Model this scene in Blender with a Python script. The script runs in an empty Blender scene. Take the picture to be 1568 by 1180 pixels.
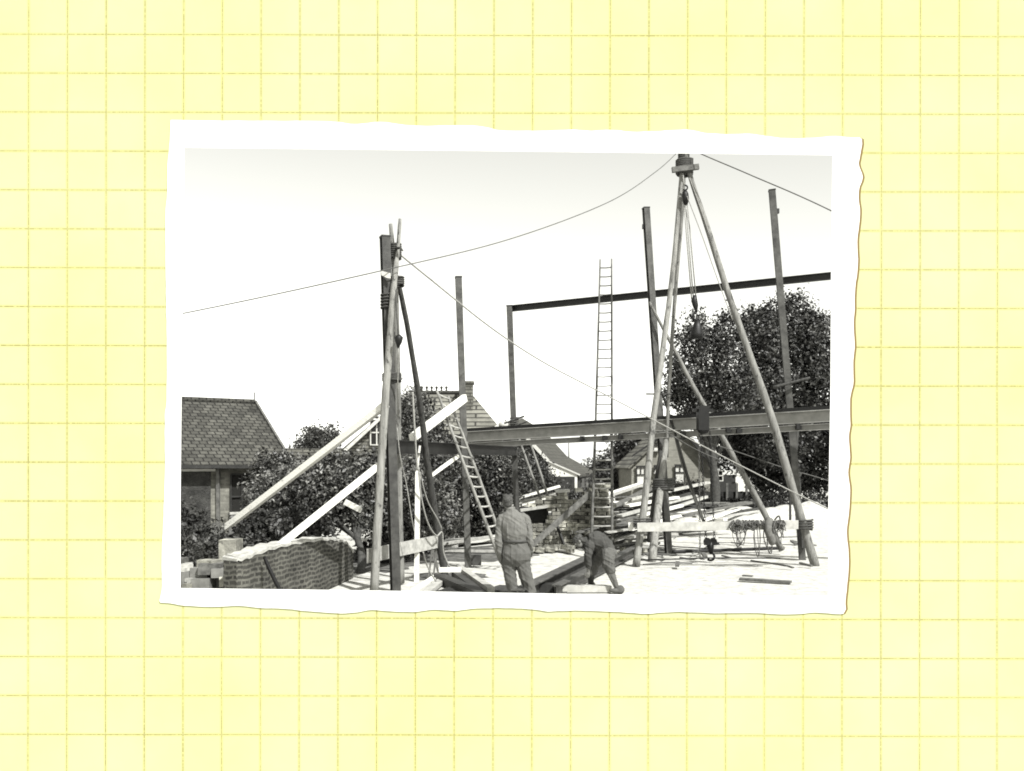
import bpy, math, random
import numpy as np
from mathutils import Vector, Matrix, noise
random.seed(7)
S = bpy.context.scene
COL = S.collection
# ---------------------------------------------------------------- camera
F = 1370.0; HOR = 712.0; EYE = 2.4; W0 = 1568.0; H0 = 1180.0
cam = bpy.data.cameras.new('camera'); co = bpy.data.objects.new('camera', cam); COL.objects.link(co)
co.location = (0, 0, EYE); co.rotation_euler = (math.radians(90), 0, 0)
cam.sensor_width = 36; cam.lens = 36*F/W0; cam.shift_y = (HOR-H0/2)/W0
cam.clip_start = 0.1; cam.clip_end = 2000; S.camera = co
# ---------------------------------------------------------------- sky, sun, exposure
SUN = Vector((0.50, -0.66, 0.98)).normalized()
elev = math.asin(SUN.z); azi = math.atan2(SUN.x, SUN.y)
wd = bpy.data.worlds.new('World'); S.world = wd; wd.use_nodes = True
nt = wd.node_tree; bg = nt.nodes['Background']
sk = nt.nodes.new('ShaderNodeTexSky'); sk.sky_type = 'NISHITA'; sk.sun_disc = False
sk.sun_elevation = elev; sk.sun_rotation = azi; sk.dust_density = 1.0; sk.air_density = 1.0
bw = nt.nodes.new('ShaderNodeRGBToBW'); mx = nt.nodes.new('ShaderNodeMix'); mx.data_type = 'RGBA'; mx.blend_type = 'MULTIPLY'
mx.inputs['Factor'].default_value = 1; mx.inputs['B'].default_value = (1, 1, .93, 1)
nt.links.new(sk.outputs['Color'], bw.inputs['Color']); nt.links.new(bw.outputs['Val'], mx.inputs['A'])
nt.links.new(mx.outputs['Result'], bg.inputs['Color']); bg.inputs['Strength'].default_value = 0.15
sl = bpy.data.lights.new('sun', 'SUN'); sl.energy = 3.6; sl.angle = math.radians(.5); sl.color = (1, .995, .975)
so = bpy.data.objects.new('sun', sl); COL.objects.link(so); so.rotation_euler = SUN.to_track_quat('Z', 'Y').to_euler()
S.view_settings.view_transform = 'Standard'; S.view_settings.look = 'None'
S.view_settings.exposure = 1.2; S.view_settings.gamma = 1
S.cycles.max_bounces = 6; S.cycles.filter_width = 1.8

# ---------------------------------------------------------------- helpers
def P(px, py, Y): return Vector(((px-W0/2)/F*Y, Y, EYE+(HOR-py)/F*Y))
def G(px, Y, z=0): return Vector(((px-W0/2)/F*Y, Y, z))
def gy(py): return EYE*F/(py-HOR)

TINT = (1.0, 0.99, 0.92)
def grey(v): return (v*TINT[0], v*TINT[1], v*TINT[2], 1)
class NB:
    def __init__(s, name, rough=.8):
        s.m = bpy.data.materials.new(name); s.m.use_nodes = True; s.t = s.m.node_tree
        s.b = s.t.nodes['Principled BSDF']; s.b.inputs['Roughness'].default_value = rough
        s.b.inputs['Specular IOR Level'].default_value = .3
    def n(s, t, **k):
        x = s.t.nodes.new(t)
        for a, v in k.items(): setattr(x, a, v)
        return x
    def l(s, a, b): s.t.links.new(a, b)
    def math(s, op, a, b=None, c=None):
        x = s.n('ShaderNodeMath', operation=op)
        for i, v in enumerate((a, b, c)):
            if v is None: continue
            if isinstance(v, (int, float)): x.inputs[i].default_value = v
            else: s.l(v, x.inputs[i])
        return x.outputs[0]
    def ramp(s, fac, stops):
        x = s.n('ShaderNodeValToRGB'); e = x.color_ramp.elements
        while len(e) < len(stops): e.new(.5)
        for i, (p, c) in enumerate(stops): e[i].position = p; e[i].color = c if len(c) == 4 else (*c, 1)
        s.l(fac, x.inputs[0]); return x.outputs[0]
    def noise(s, vec, scale, det=4, rough=.6):
        x = s.n('ShaderNodeTexNoise'); x.inputs['Scale'].default_value = scale
        x.inputs['Detail'].default_value = det; x.inputs['Roughness'].default_value = rough
        if vec is not None: s.l(vec, x.inputs['Vector'])
        return x.outputs['Fac']
    def coord(s, kind='Object', scale=None):
        c = s.n('ShaderNodeTexCoord').outputs[kind]
        if scale:
            m = s.n('ShaderNodeMapping'); m.inputs['Scale'].default_value = scale; s.l(c, m.inputs[0]); c = m.outputs[0]
        return c
    def bump(s, h, st, dist=.02):
        x = s.n('ShaderNodeBump'); x.inputs['Strength'].default_value = st; x.inputs['Distance'].default_value = dist
        s.l(h, x.inputs['Height']); s.l(x.outputs[0], s.b.inputs['Normal'])
    def mix(s, f, a, b):
        x = s.n('ShaderNodeMix', data_type='RGBA')
        for k, v in (('Factor', f), ('A', a), ('B', b)):
            if isinstance(v, (int, float)): x.inputs[k].default_value = v
            elif isinstance(v, tuple): x.inputs[k].default_value = v
            else: s.l(v, x.inputs[k])
        return x.outputs['Result']
    def col(s, c): s.l(c, s.b.inputs['Base Color']); return s

def mottled(name, lo, hi, scale=6, rough=.8, bump=.3, stretch=None, dist=.01, kind='Object'):
    b = NB(name, rough); c = b.coord(kind, stretch)
    f = b.noise(c, scale, 6, .65)
    b.col(b.ramp(f, [(.32, grey(lo)), (.68, grey(hi))]))
    f2 = b.noise(c, scale*5, 3)
    b.bump(f2, bump, dist); return b.m
def brickmat(name, c1, c2, mortar, bw_=.23, bh=.075, ms=.012, dirt=.5, warp=0):
    b = NB(name, .9); c = b.coord('UV')
    x = b.n('ShaderNodeTexBrick'); x.inputs['Scale'].default_value = 1
    x.inputs['Brick Width'].default_value = bw_; x.inputs['Row Height'].default_value = bh
    x.inputs['Mortar Size'].default_value = ms; x.inputs['Color1'].default_value = grey(c1)
    x.inputs['Color2'].default_value = grey(c2); x.inputs['Mortar'].default_value = grey(mortar)
    if warp:
        nz = b.n('ShaderNodeTexNoise'); nz.inputs['Scale'].default_value = 2.5; nz.inputs['Detail'].default_value = 4; b.l(c, nz.inputs['Vector'])
        vm_ = b.n('ShaderNodeVectorMath', operation='SCALE'); vm_.inputs['Scale'].default_value = warp; b.l(nz.outputs['Color'], vm_.inputs[0])
        va = b.n('ShaderNodeVectorMath', operation='ADD'); b.l(c, va.inputs[0]); b.l(vm_.outputs[0], va.inputs[1]); c = va.outputs[0]
    b.l(c, x.inputs['Vector'])
    f = b.noise(b.coord(), 2.2, 6, .7)
    g = b.ramp(f, [(.3, grey(1-dirt)), (.7, grey(1.15))])
    m = b.n('ShaderNodeMix', data_type='RGBA', blend_type='MULTIPLY'); m.inputs['Factor'].default_value = 1
    b.l(x.outputs['Color'], m.inputs['A']); b.l(g, m.inputs['B']); b.col(m.outputs['Result'])
    b.bump(b.math('SUBTRACT', 1.0, x.outputs['Fac']), .6, .01); return b.m

M = {}
M['steel_light'] = mottled('grey_painted_steel', 0.03, 0.09, 5, .55, .15)
M['steel_mid'] = mottled('weathered_steel', 0.018, 0.055, 6, .55, .2)
M['steel_dark'] = mottled('dark_primed_steel', 0.008, 0.018, 6, .5, .15)
M['girder'] = mottled('pale_grey_girder_paint', 0.17, 0.25, 4, .6, .12)
M['iron'] = mottled('black_iron', 0.003, 0.008, 20, .5, .2)
M['plank_grey'] = mottled('weathered_plank', 0.05, 0.14, 8, .8, .3)
M['plank_pale'] = mottled('pale_sawn_plank', 0.2, 0.4, 7, .8, .3)
M['tie'] = mottled('pale_tie_board_wood', .26, .42, 6, .8, .2)
M['rope'] = mottled('hemp_rope', 0.15, 0.3, 40, .9, .5)
M['rope_dark'] = mottled('dark_rope', .03, .07, 40, .9, .5)
M['wire'] = mottled('steel_wire', 0.05, 0.09, 10, .6, .1)
M['bark'] = mottled('dark_bark', .02, .06, 10, .9, .6)
M['brick_garden'] = brickmat('garden_wall_brick', .026, .055, .12, .22, .085, .018, .75, .16)
M['brick_ruin'] = mottled('old_rubble_brick', 0.1, 0.2, 3.3, .9, .5)
M['mortar_cap'] = mottled('pale_mortar_coping', 0.22, 0.42, 7, .9, .6)
M['brick_house'] = brickmat('house_brick', .10, .16, .05, .6, .17, .03, .35)
M['brick_cottage'] = brickmat('cottage_brick', .19, .25, .21, .3, .1, .012, .25)
M['brick_left'] = brickmat('outbuilding_brick', .12, .22, .18, .25, .09, .014, .5, .03)
M['tile'] = brickmat('roof_tiles', .045, .085, .014, .24, .21, .022, .6, .05)
M['tile_light'] = brickmat('pale_roof_tiles', .12, .19, .03, 2.2, .36, .05, .4)
M['tile_far'] = brickmat('far_roof_tiles', .05, .07, .035, .3, .32, .03, .3)
M['white_wall'] = mottled('whitewashed_wall', 0.45, 0.6, 2, .85, .2)
M['dark_wood'] = mottled('tarred_boards', .012, .03, 5, .7, .3)
M['vine'] = mottled('ivy_wall', 0.015, 0.05, 4, .9, 1.0, None, .05)
M['glass'] = NB('window_glass', .08).m; M['glass'].node_tree.nodes['Principled BSDF'].inputs['Base Color'].default_value = grey(.02)
M['white_paint'] = mottled('white_paint', 0.35, 0.5, 6, .5, .1)
M['shirt'] = mottled('light_work_shirt', 0.1, 0.13, 9, .9, .4)
M['trouser'] = mottled('grey_work_trousers', 0.065, 0.09, 7, .9, .4)
M['trouser_dark'] = mottled('dark_work_trousers', 0.06, 0.09, 7, .9, .4)
M['shirt_dark'] = mottled('dark_jacket', 0.03, 0.055, 7, .9, .4)
M['belt'] = mottled('leather_belt', .03, .05, 9, .6, .2)
M['skin'] = mottled('skin', 0.11, 0.16, 6, .6, .1)
M['hair'] = mottled('dark_hair', 0.015, 0.08, 30, .6, .8)
M['boot'] = mottled('work_boot', 0.05, 0.1, 9, .7, .3)
# ground: pale sand, sun-bleached, with trampled dirt
b = NB('pale_sand', .95); c = b.coord()
f = b.noise(c, .35, 8, .7); f2 = b.noise(c, 5, 6, .7)
base = b.ramp(f2, [(.3, grey(.24)), (.60, grey(.46))])
dirt = b.ramp(f, [(.60, (0, 0, 0)), (.68, (1, 1, 1))])
b.col(b.mix(b.math('MULTIPLY', dirt, .5), base, grey(.2))); b.bump(f2, .7, .05); M['sand'] = b.m

def polemat(name, lo, hi, dark):
    b = NB(name, .8); c = b.coord('Object', (1, 1, .10)); f = b.noise(c, 13, 5, .7); c2 = b.coord('Object', (1, 1, .45)); g = b.noise(c2, 6.5, 5, .75)
    k = b.ramp(g, [(.36, (1, 1, 1)), (.44, (0, 0, 0))]); b.col(b.mix(k, b.ramp(f, [(.3, grey(lo)), (.68, grey(hi))]), grey(dark))); b.bump(b.math('ADD', f, g), .6, .03); return b.m
M['birch'] = polemat('birch_bark_pole', .10, .27, .05); M['pole'] = polemat('peeled_pole_wood', .085, .21, .04); M['pole_dark'] = polemat('dark_pole_wood', .02, .055, .01)
b = NB('new_white_plank', .7); c = b.coord('Object', (1.2, 1.2, 1.2)); w_ = b.n('ShaderNodeTexWave', wave_type='BANDS', bands_direction='DIAGONAL'); w_.inputs['Scale'].default_value = 9; w_.inputs['Distortion'].default_value = 6; w_.inputs['Detail'].default_value = 3; b.l(c, w_.inputs['Vector'])
n5 = b.noise(c, 5, 5, .75); k5 = b.ramp(n5, [(.33, (1, 1, 1)), (.40, (0, 0, 0))]); b.col(b.mix(b.math('MULTIPLY', k5, .7), b.ramp(w_.outputs['Fac'], [(0, grey(.56)), (1, grey(.64))]), grey(.16))); b.bump(n5, .5, .01); M['plank'] = b.m
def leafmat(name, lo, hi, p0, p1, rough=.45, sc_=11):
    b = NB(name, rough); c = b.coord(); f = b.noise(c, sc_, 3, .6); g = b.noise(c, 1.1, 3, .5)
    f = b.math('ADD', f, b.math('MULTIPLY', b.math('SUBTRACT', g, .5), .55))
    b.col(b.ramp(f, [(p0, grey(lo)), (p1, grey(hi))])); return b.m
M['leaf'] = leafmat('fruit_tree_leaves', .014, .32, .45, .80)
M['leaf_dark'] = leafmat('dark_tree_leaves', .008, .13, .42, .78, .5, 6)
M['leaf_mid'] = leafmat('hedge_leaves', .012, .12, .42, .78, .5)
class MB:
    def __init__(s): s.v = []; s.f = []; s.sm = []
    def add(s, vs, fs, smooth=False):
        o = len(s.v); s.v += [Vector(v) for v in vs]; s.f += [tuple(o+i for i in f) for f in fs]; s.sm += [smooth]*len(fs); return s
    def box(s, c, sz, rz=0, mat=None):
        h = [x/2 for x in sz]; R = mat if mat else Matrix.Rotation(rz, 3, 'Z')
        vs = [Vector(c)+R @ Vector((sx*h[0], sy*h[1], sz_*h[2])) for sx in (-1, 1) for sy in (-1, 1) for sz_ in (-1, 1)]
        return s.add(vs, [(0, 1, 3, 2), (4, 6, 7, 5), (0, 4, 5, 1), (2, 3, 7, 6), (0, 2, 6, 4), (1, 5, 7, 3)])
    def bar(s, p0, p1, w, h, up=(0, 0, 1), jit=0):
        p0 = Vector(p0); p1 = Vector(p1); d = (p1-p0).normalized(); u = Vector(up)
        if abs(d.dot(u)) > .97: u = Vector((0, 1, 0))
        sd = d.cross(u).normalized(); u = sd.cross(d)
        vs = []
        for p in (p0, p1):
            for a, b_ in ((-1, -1), (1, -1), (1, 1), (-1, 1)):
                vs.append(p+sd*a*w/2+u*b_*h/2+d*random.uniform(-jit, jit))
        return s.add(vs, [(3, 2, 1, 0), (4, 5, 6, 7), (0, 1, 5, 4), (1, 2, 6, 5), (2, 3, 7, 6), (3, 0, 4, 7)])
    def ibeam(s, p0, p1, h, b_, tf=.018, tw=.014, up=(0, 0, 1)):
        p0 = Vector(p0); p1 = Vector(p1); d = (p1-p0).normalized(); u = Vector(up)
        sd = d.cross(u).normalized(); u = sd.cross(d)
        pr = [(-b_/2, -h/2), (b_/2, -h/2), (b_/2, -h/2+tf), (tw/2, -h/2+tf), (tw/2, h/2-tf), (b_/2, h/2-tf),
              (b_/2, h/2), (-b_/2, h/2), (-b_/2, h/2-tf), (-tw/2, h/2-tf), (-tw/2, -h/2+tf), (-b_/2, -h/2+tf)]
        vs = [p+sd*a+u*c_ for p in (p0, p1) for a, c_ in pr]; n = 12
        return s.add(vs, [tuple(range(n-1, -1, -1)), tuple(range(n, 2*n))]+[(i, (i+1) % n, n+(i+1) % n, n+i) for i in range(n)])
    def tube(s, pts, r, n=8, cap=True, wob=0, ell=1):
        pts = [Vector(p) for p in pts]; k = len(pts); r = r if isinstance(r, (list, tuple)) else [r]*k
        vs = []; prev = None
        for i, p in enumerate(pts):
            d = (pts[min(i+1, k-1)]-pts[max(i-1, 0)]).normalized()
            if prev is None:
                a = Vector((0, 1, 0)) if abs(d.y) < .9 else Vector((1, 0, 0)); a = (a-d*a.dot(d)).normalized()
            else: a = (prev-d*prev.dot(d)).normalized()
            prev = a; b_ = d.cross(a)
            for j in range(n):
                t = 2*math.pi*j/n; rr = r[i]*(1+random.uniform(-wob, wob))
                vs.append(p+a*math.cos(t)*rr*ell+b_*math.sin(t)*rr)
        fs = [(i*n+j, i*n+(j+1) % n, (i+1)*n+(j+1) % n, (i+1)*n+j) for i in range(k-1) for j in range(n)]
        s.add(vs, fs, True)
        if cap: o = len(s.v)-k*n; s.f += [tuple(o+j for j in range(n-1, -1, -1)), tuple(o+(k-1)*n+j for j in range(n))]; s.sm += [False, False]
        return s
    def ellipsoid(s, c, r, n=14, m=9, R=None):
        c = Vector(c); vs = []; R = R or Matrix.Identity(3)
        for i in range(1, m):
            ph = math.pi*i/m
            for j in range(n):
                t = 2*math.pi*j/n; vs.append(c+R @ Vector((r[0]*math.sin(ph)*math.cos(t), r[1]*math.sin(ph)*math.sin(t), r[2]*math.cos(ph))))
        vs += [c+R @ Vector((0, 0, r[2])), c+R @ Vector((0, 0, -r[2]))]; T = len(vs)-2; B = T+1
        fs = [(i*n+j, (i+1)*n+j, (i+1)*n+(j+1) % n, i*n+(j+1) % n) for i in range(m-2) for j in range(n)]
        fs += [(T, j, (j+1) % n) for j in range(n)]+[(B, (m-2)*n+(j+1) % n, (m-2)*n+j) for j in range(n)]
        return s.add(vs, fs, True)
    def prism(s, pts, off):
        n = len(pts); pts = [Vector(p) for p in pts]; off = Vector(off)
        return s.add(pts+[p+off for p in pts], [tuple(range(n)), tuple(range(2*n-1, n-1, -1))]+[(i, n+i, n+(i+1) % n, (i+1) % n) for i in range(n)])
    def loft(s, rings, n=16):
        vs = []
        for cx, cy, z, rx, ry in rings:
            for j in range(n):
                t = 2*math.pi*j/n; vs.append(Vector((cx+rx*math.cos(t), cy+ry*math.sin(t), z)))
        k = len(rings)
        fs = [(i*n+j, i*n+(j+1) % n, (i+1)*n+(j+1) % n, (i+1)*n+j) for i in range(k-1) for j in range(n)]
        fs += [tuple(range(n-1, -1, -1)), tuple((k-1)*n+j for j in range(n))]
        return s.add(vs, fs, True)

def wloc(o):
    v = Vector(o.location)
    return v+wloc(o.parent) if o.parent else v
def tag(o, label=None, cat=None, group=None, kind=None):
    for k, v in (('label', label), ('category', cat), ('group', group), ('kind', kind)):
        if v: o[k] = v
    return o
def build(mb, name, mat, parent=None, origin=None, recalc=True):
    """one mesh object; builder coordinates are world coordinates"""
    vs = mb.v
    if parent is not None: base = wloc(parent)
    elif origin is not None: base = Vector(origin)
    else:
        mn = [min(v[i] for v in vs) for i in range(3)]; mxx = [max(v[i] for v in vs) for i in range(3)]
        base = Vector(((mn[0]+mxx[0])/2, (mn[1]+mxx[1])/2, mn[2]))
    me = bpy.data.meshes.new(name); me.from_pydata([tuple(v-base) for v in vs], [], mb.f)
    me.polygons.foreach_set('use_smooth', mb.sm); me.update()
    if recalc:
        import bmesh
        bm = bmesh.new(); bm.from_mesh(me); bmesh.ops.recalc_face_normals(bm, faces=bm.faces); bm.to_mesh(me); bm.free()
    uv = me.uv_layers.new(name='UVMap')
    if len(me.polygons) < 60000:
        for p in me.polygons:
            nn = p.normal
            t = Vector((0, 0, 1)).cross(nn)
            t = Vector((1, 0, 0)) if t.length < .05 else t.normalized()
            bb = nn.cross(t)
            for li in p.loop_indices:
                q = me.vertices[me.loops[li].vertex_index].co
                uv.data[li].uv = (q.dot(t), q.dot(bb))
    me.materials.append(mat)
    o = bpy.data.objects.new(name, me); COL.objects.link(o)
    if parent is not None: o.parent = parent
    else: o.location = base
    return o
def thing(name, label, cat, loc, group=None):
    o = bpy.data.objects.new(name, None); COL.objects.link(o); o.location = loc; o.empty_display_size = .2
    return tag(o, label, cat, group)
def spline(pts, k=6):
    out = []; n = len(pts)
    for i in range(n-1):
        p0 = pts[max(i-1, 0)]; p1 = pts[i]; p2 = pts[i+1]; p3 = pts[min(i+2, n-1)]
        for j in range(k):
            t = j/k
            out.append(.5*((2*p1)+(p2-p0)*t+(2*p0-5*p1+4*p2-p3)*t*t+(3*p1-p0-3*p2+p3)*t**3))
    out.append(Vector(pts[-1])); return out
def lerp3(pts, rs, k):
    sp = spline(pts, k); n = len(sp); out = []
    for i in range(n):
        t = i/(n-1)*(len(rs)-1); a = int(min(t, len(rs)-2)) if len(rs) > 1 else 0
        out.append(rs[a]+(rs[a+1]-rs[a])*(t-a) if len(rs) > 1 else rs[0])
    return sp, out
def pole_mb(pts, rs, wob=.06, k=5):
    sp, rr = lerp3([Vector(p) for p in pts], rs, k); return MB().tube(sp, rr, 10, True, wob)
def coil_mb(c, r, h, turns=5, rr=.018, axis=(0, 0, 1)):
    pts = []; R = Vector((0, 0, 1)).rotation_difference(Vector(axis)).to_matrix()
    for i in range(turns*10+1):
        t = i/(turns*10); a = t*turns*2*math.pi
        pts.append(Vector(c)+R @ Vector((r*math.cos(a)*(1+.1*math.sin(7*a)), r*math.sin(a), (t-.5)*h)))
    return MB().tube(pts, rr, 5)

# leaves ------------------------------------------------------------------
def leaves(name, lobes, n, size, mat, parent=None, seed=1, clump=9, spread=.22, shell=.22, up=.5, origin=None, hole=0):
    rng = np.random.default_rng(seed); lob = np.array(lobes, float)
    wgt = (lob[:, 3]*lob[:, 4]*lob[:, 5])**.67; wgt /= wgt.sum()
    nc = n//clump; li = rng.choice(len(lob), nc, p=wgt)
    d = rng.normal(size=(nc, 3)); d /= np.linalg.norm(d, axis=1)[:, None]
    rad = 1-np.abs(rng.normal(size=nc))*shell; inner = rng.random(nc) < .25; rad[inner] = rng.random(inner.sum())**.5
    # knobbly outline
    kn = 1+.12*np.sin(d[:, 0]*7+li)+.10*np.sin(d[:, 2]*9+d[:, 1]*5+li*2)
    cen = lob[li, :3]+d*lob[li, 3:6]*(rad*kn)[:, None]
    fq = 2.6/max(.8, lob[:, 3].mean()**.5); q_ = cen*fq
    dens = np.sin(q_[:, 0]*2.1+1.3*np.sin(q_[:, 2]*1.7+seed))+np.sin(q_[:, 2]*2.4+1.1*np.sin(q_[:, 1]*2+q_[:, 0]*1.3))+np.sin(q_[:, 1]*2.2+q_[:, 2])*.6
    keep = dens > -.75+hole; cen = cen[keep]; d = d[keep]; nc = len(cen)
    cc = np.repeat(cen, clump, 0)+rng.normal(size=(nc*clump, 3))*spread
    out = np.repeat(d, clump, 0)
    N = len(cc); nr = rng.normal(size=(N, 3))*.9+out*.5; nr[:, 2] += up; nr /= np.linalg.norm(nr, axis=1)[:, None]
    t = rng.normal(size=(N, 3)); t -= nr*(t*nr).sum(1)[:, None]; t /= np.linalg.norm(t, axis=1)[:, None]
    b_ = np.cross(nr, t); s = size*(.6+.8*rng.random(N))[:, None]
    v = np.empty((N, 4, 3)); v[:, 0] = cc-t*s; v[:, 1] = cc+b_*s*.5; v[:, 2] = cc+t*s; v[:, 3] = cc-b_*s*.5
    v = v.reshape(-1, 3); v[:, 2] = np.maximum(v[:, 2], .02)
    base = wloc(parent) if parent is not None else Vector(origin if origin else (lob[:, 0].mean(), lob[:, 1].mean(), 0))
    v -= np.array(base)
    me = bpy.data.meshes.new(name); me.vertices.add(N*4); me.vertices.foreach_set('co', v.ravel().astype(np.float32))
    me.loops.add(N*4); me.loops.foreach_set('vertex_index', np.arange(N*4, dtype=np.int32))
    me.polygons.add(N); me.polygons.foreach_set('loop_start', np.arange(0, N*4, 4, dtype=np.int32))
    me.update(calc_edges=True); me.validate(); me.materials.append(mat)
    o = bpy.data.objects.new(name, me); COL.objects.link(o)
    if parent is not None: o.parent = parent
    else: o.location = base
    return o
def pl(px, py, Y, rx, ry, rd):  # lobe from a place and sizes in metres
    p = P(px, py, Y); return (p.x, p.y, p.z, rx, rd, ry)
def tree(name, label, cat, base, lobes, n, size, mat, trunk_r=.16, group=None, seed=1, limbs=5, **k):
    t = thing(name, label, cat, base, group); rng = random.Random(seed)
    mb = MB(); top = Vector(lobes[0][:3]); base = Vector(base)
    fork = base.lerp(top, .45)+Vector((rng.uniform(-.15, .15), 0, 0))
    mb.tube(spline([base-Vector((0, 0, .1)), base.lerp(fork, .5)+Vector((.08, 0, 0)), fork], 4), [trunk_r*1.25]+[trunk_r]*4+[trunk_r*.85]*4, 9, True, .1)
    for i in range(limbs):
        L = lobes[i % len(lobes)]; tgt = Vector(L[:3])+Vector((rng.uniform(-.6, .6)*L[3], rng.uniform(-.5, .5)*L[4], rng.uniform(-.2, .7)*L[5]))
        mid = fork.lerp(tgt, .5)+Vector((rng.uniform(-.3, .3), rng.uniform(-.2, .2), rng.uniform(-.3, .2)))
        st = base.lerp(fork, rng.uniform(.7, 1))
        sp = spline([st, mid, tgt], 5); mb.tube(sp, [trunk_r*.6*(1-.85*j/(len(sp)-1)) for j in range(len(sp))], 6, True, .08)
    build(mb, 'trunk', M['bark'], t, recalc=False)
    leaves('crown', lobes, n, size, mat, t, seed, **k)
    return t
# ================================================================ GROUND
mb = MB(); nx, ny = 70, 60; ys = [-12+i*1.0 for i in range(40)]+[28+(i**1.9)*1.1+2 for i in range(22)]; xs = [-250+i*0 for i in range(0)]
xs = [math.copysign(abs(i/40)**2.2*420, i) for i in range(-40, 41)]
vs = []
for y in ys:
    for x in xs:
        z = 0
        if 8 < y < 120: z = .035*noise.noise(Vector((x*.45, y*.45, 0)))+.05*noise.noise(Vector((x*.15, y*.15, 3)))
        vs.append((x, y, z-.04))
n = len(xs)
mb.add(vs, [(i*n+j, i*n+j+1, (i+1)*n+j+1, (i+1)*n+j) for i in range(len(ys)-1) for j in range(n-1)], True)
tag(build(mb, 'ground', M['sand'], origin=(0, 0, 0), recalc=False), kind='structure')

# ================================================================ GRAPH PAPER SHEET AND PRINT (flat things at their own place)
D = 5.0
def Q(px, py, dy=0): return P(px, py, D)+Vector((0, dy, 0))
pix = D/F
b = NB('yellow_graph_paper', .9); c = b.coord()
sx = b.n('ShaderNodeSeparateXYZ'); b.l(c, sx.inputs[0])
px_ = b.math('MULTIPLY_ADD', sx.outputs['X'], 1/pix, 784.0); py_ = b.math('MULTIPLY_ADD', sx.outputs['Z'], -1/pix, 712.0)
wv = b.noise(c, .6, 2); wv2 = b.math('MULTIPLY_ADD', wv, 2.0, -1.0)
def line(p, q, off, per, sgn):
    u = b.math('ADD', b.math('MULTIPLY_ADD', q, sgn, 0.0), p); u = b.math('ADD', u, wv2)
    u = b.math('DIVIDE', b.math('SUBTRACT', u, off), per)
    fr = b.math('FRACT', u); d = b.math('SUBTRACT', .5, b.math('ABSOLUTE', b.math('SUBTRACT', fr, .5)))
    return b.math('MULTIPLY', d, per)
dv = line(px_, py_, 44.0, 59.36, .0012); dh = line(py_, px_, 52.0, 59.55, -.0024)
def sstep(x, a, c_):
    m = b.n('ShaderNodeMapRange', interpolation_type='SMOOTHSTEP'); b.l(x, m.inputs[0])
    m.inputs[1].default_value = a; m.inputs[2].default_value = c_; m.inputs[3].default_value = 1; m.inputs[4].default_value = 0; return m.outputs[0]
def dash(axis):
    m = b.n('ShaderNodeMapping'); m.inputs['Scale'].default_value = (60, 1, 2) if axis == 'h' else (2, 1, 60); b.l(c, m.inputs[0])
    n1 = b.noise(m.outputs[0], 1.0, 3, .8)
    m2 = b.n('ShaderNodeMapRange'); b.l(n1, m2.inputs[0]); m2.inputs[1].default_value = .34; m2.inputs[2].default_value = .56
    n2 = b.noise(c, .9, 3)
    m3 = b.n('ShaderNodeMapRange'); b.l(n2, m3.inputs[0]); m3.inputs[1].default_value = .3; m3.inputs[2].default_value = .7; m3.inputs[3].default_value = .5; m3.inputs[4].default_value = 1
    return b.math('MULTIPLY', m2.outputs[0], m3.outputs[0])
core = b.math('MAXIMUM', b.math('MULTIPLY', sstep(dv, .3, 1.7), dash('v')), b.math('MULTIPLY', sstep(dh, .3, 1.7), dash('h')))
halo = b.math('MAXIMUM', sstep(dv, .2, 4), sstep(dh, .2, 4)); halo = b.math('MULTIPLY', halo, .6)
nf = b.noise(c, 1.1, 5, .55)
PAPER_A = (.40, .412, .245, 1); PAPER_B = (.40, .405, .175, 1)
base = b.ramp(nf, [(.25, PAPER_A), (.85, PAPER_B)])
base = b.mix(halo, base, (.385, .37, .12, 1)); base = b.mix(b.math('MULTIPLY', core, .72), base, (.13, .105, .03, 1))
b.col(base); M['graph'] = b.m
M['print_white'] = NB('print_paper_white', .5).m; M['print_white'].node_tree.nodes['Principled BSDF'].inputs['Base Color'].default_value = (.62, .62, .61, 1)
M['print_edge_shade'] = NB('print_edge_shade_brown', .9).m; M['print_edge_shade'].node_tree.nodes['Principled BSDF'].inputs['Base Color'].default_value = (.16, .11, .04, 1)  # brown that stands in for the shadow along the print's edge

top = [(262, 184), (330, 185), (420, 185.5), (500, 186), (545, 190), (580, 187), (610, 190), (635, 193), (690, 192.5), (730, 193), (760, 199), (780, 200.5), (830, 200.5), (875, 199), (905, 200.5), (935, 199), (965, 202), (1000, 201.5), (1050, 199), (1080, 204), (1110, 206), (1150, 205), (1180, 210), (1210, 212), (1240, 211.5), (1275, 208.5), (1300, 211)]
right = [(1319, 213), (1316, 240), (1314, 252), (1320, 272), (1314, 293), (1316, 330), (1312, 370), (1313, 405), (1309, 440), (1308, 470), (1306, 500), (1308, 530), (1306, 555), (1306, 585), (1301, 610), (1301, 650), (1299, 672), (1301, 700), (1298, 722), (1301, 750), (1299, 785), (1296, 815), (1299, 850), (1297, 890), (1294, 920)]
bot = [(1291, 939), (1250, 937), (1210, 940), (1160, 938), (1090, 938), (1040, 936), (990, 939), (960, 937.5), (930, 936), (880, 934), (840, 935.5), (815, 932.5), (784, 930.5), (730, 931), (698, 934), (666, 933), (641, 936), (609, 936), (569, 933.5), (545, 937), (523, 938.5), (480, 936), (430, 931), (401, 930.5), (366, 927), (330, 928.5), (287, 927), (262, 923)]
left = [(246, 922), (248.5, 900), (248, 860), (251, 790), (252.5, 745), (253.5, 700), (253, 640), (256, 610), (256, 520), (255, 450), (254, 390), (254, 330), (257, 290), (257, 255), (260, 222)]
outl = top+right+bot+left
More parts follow.
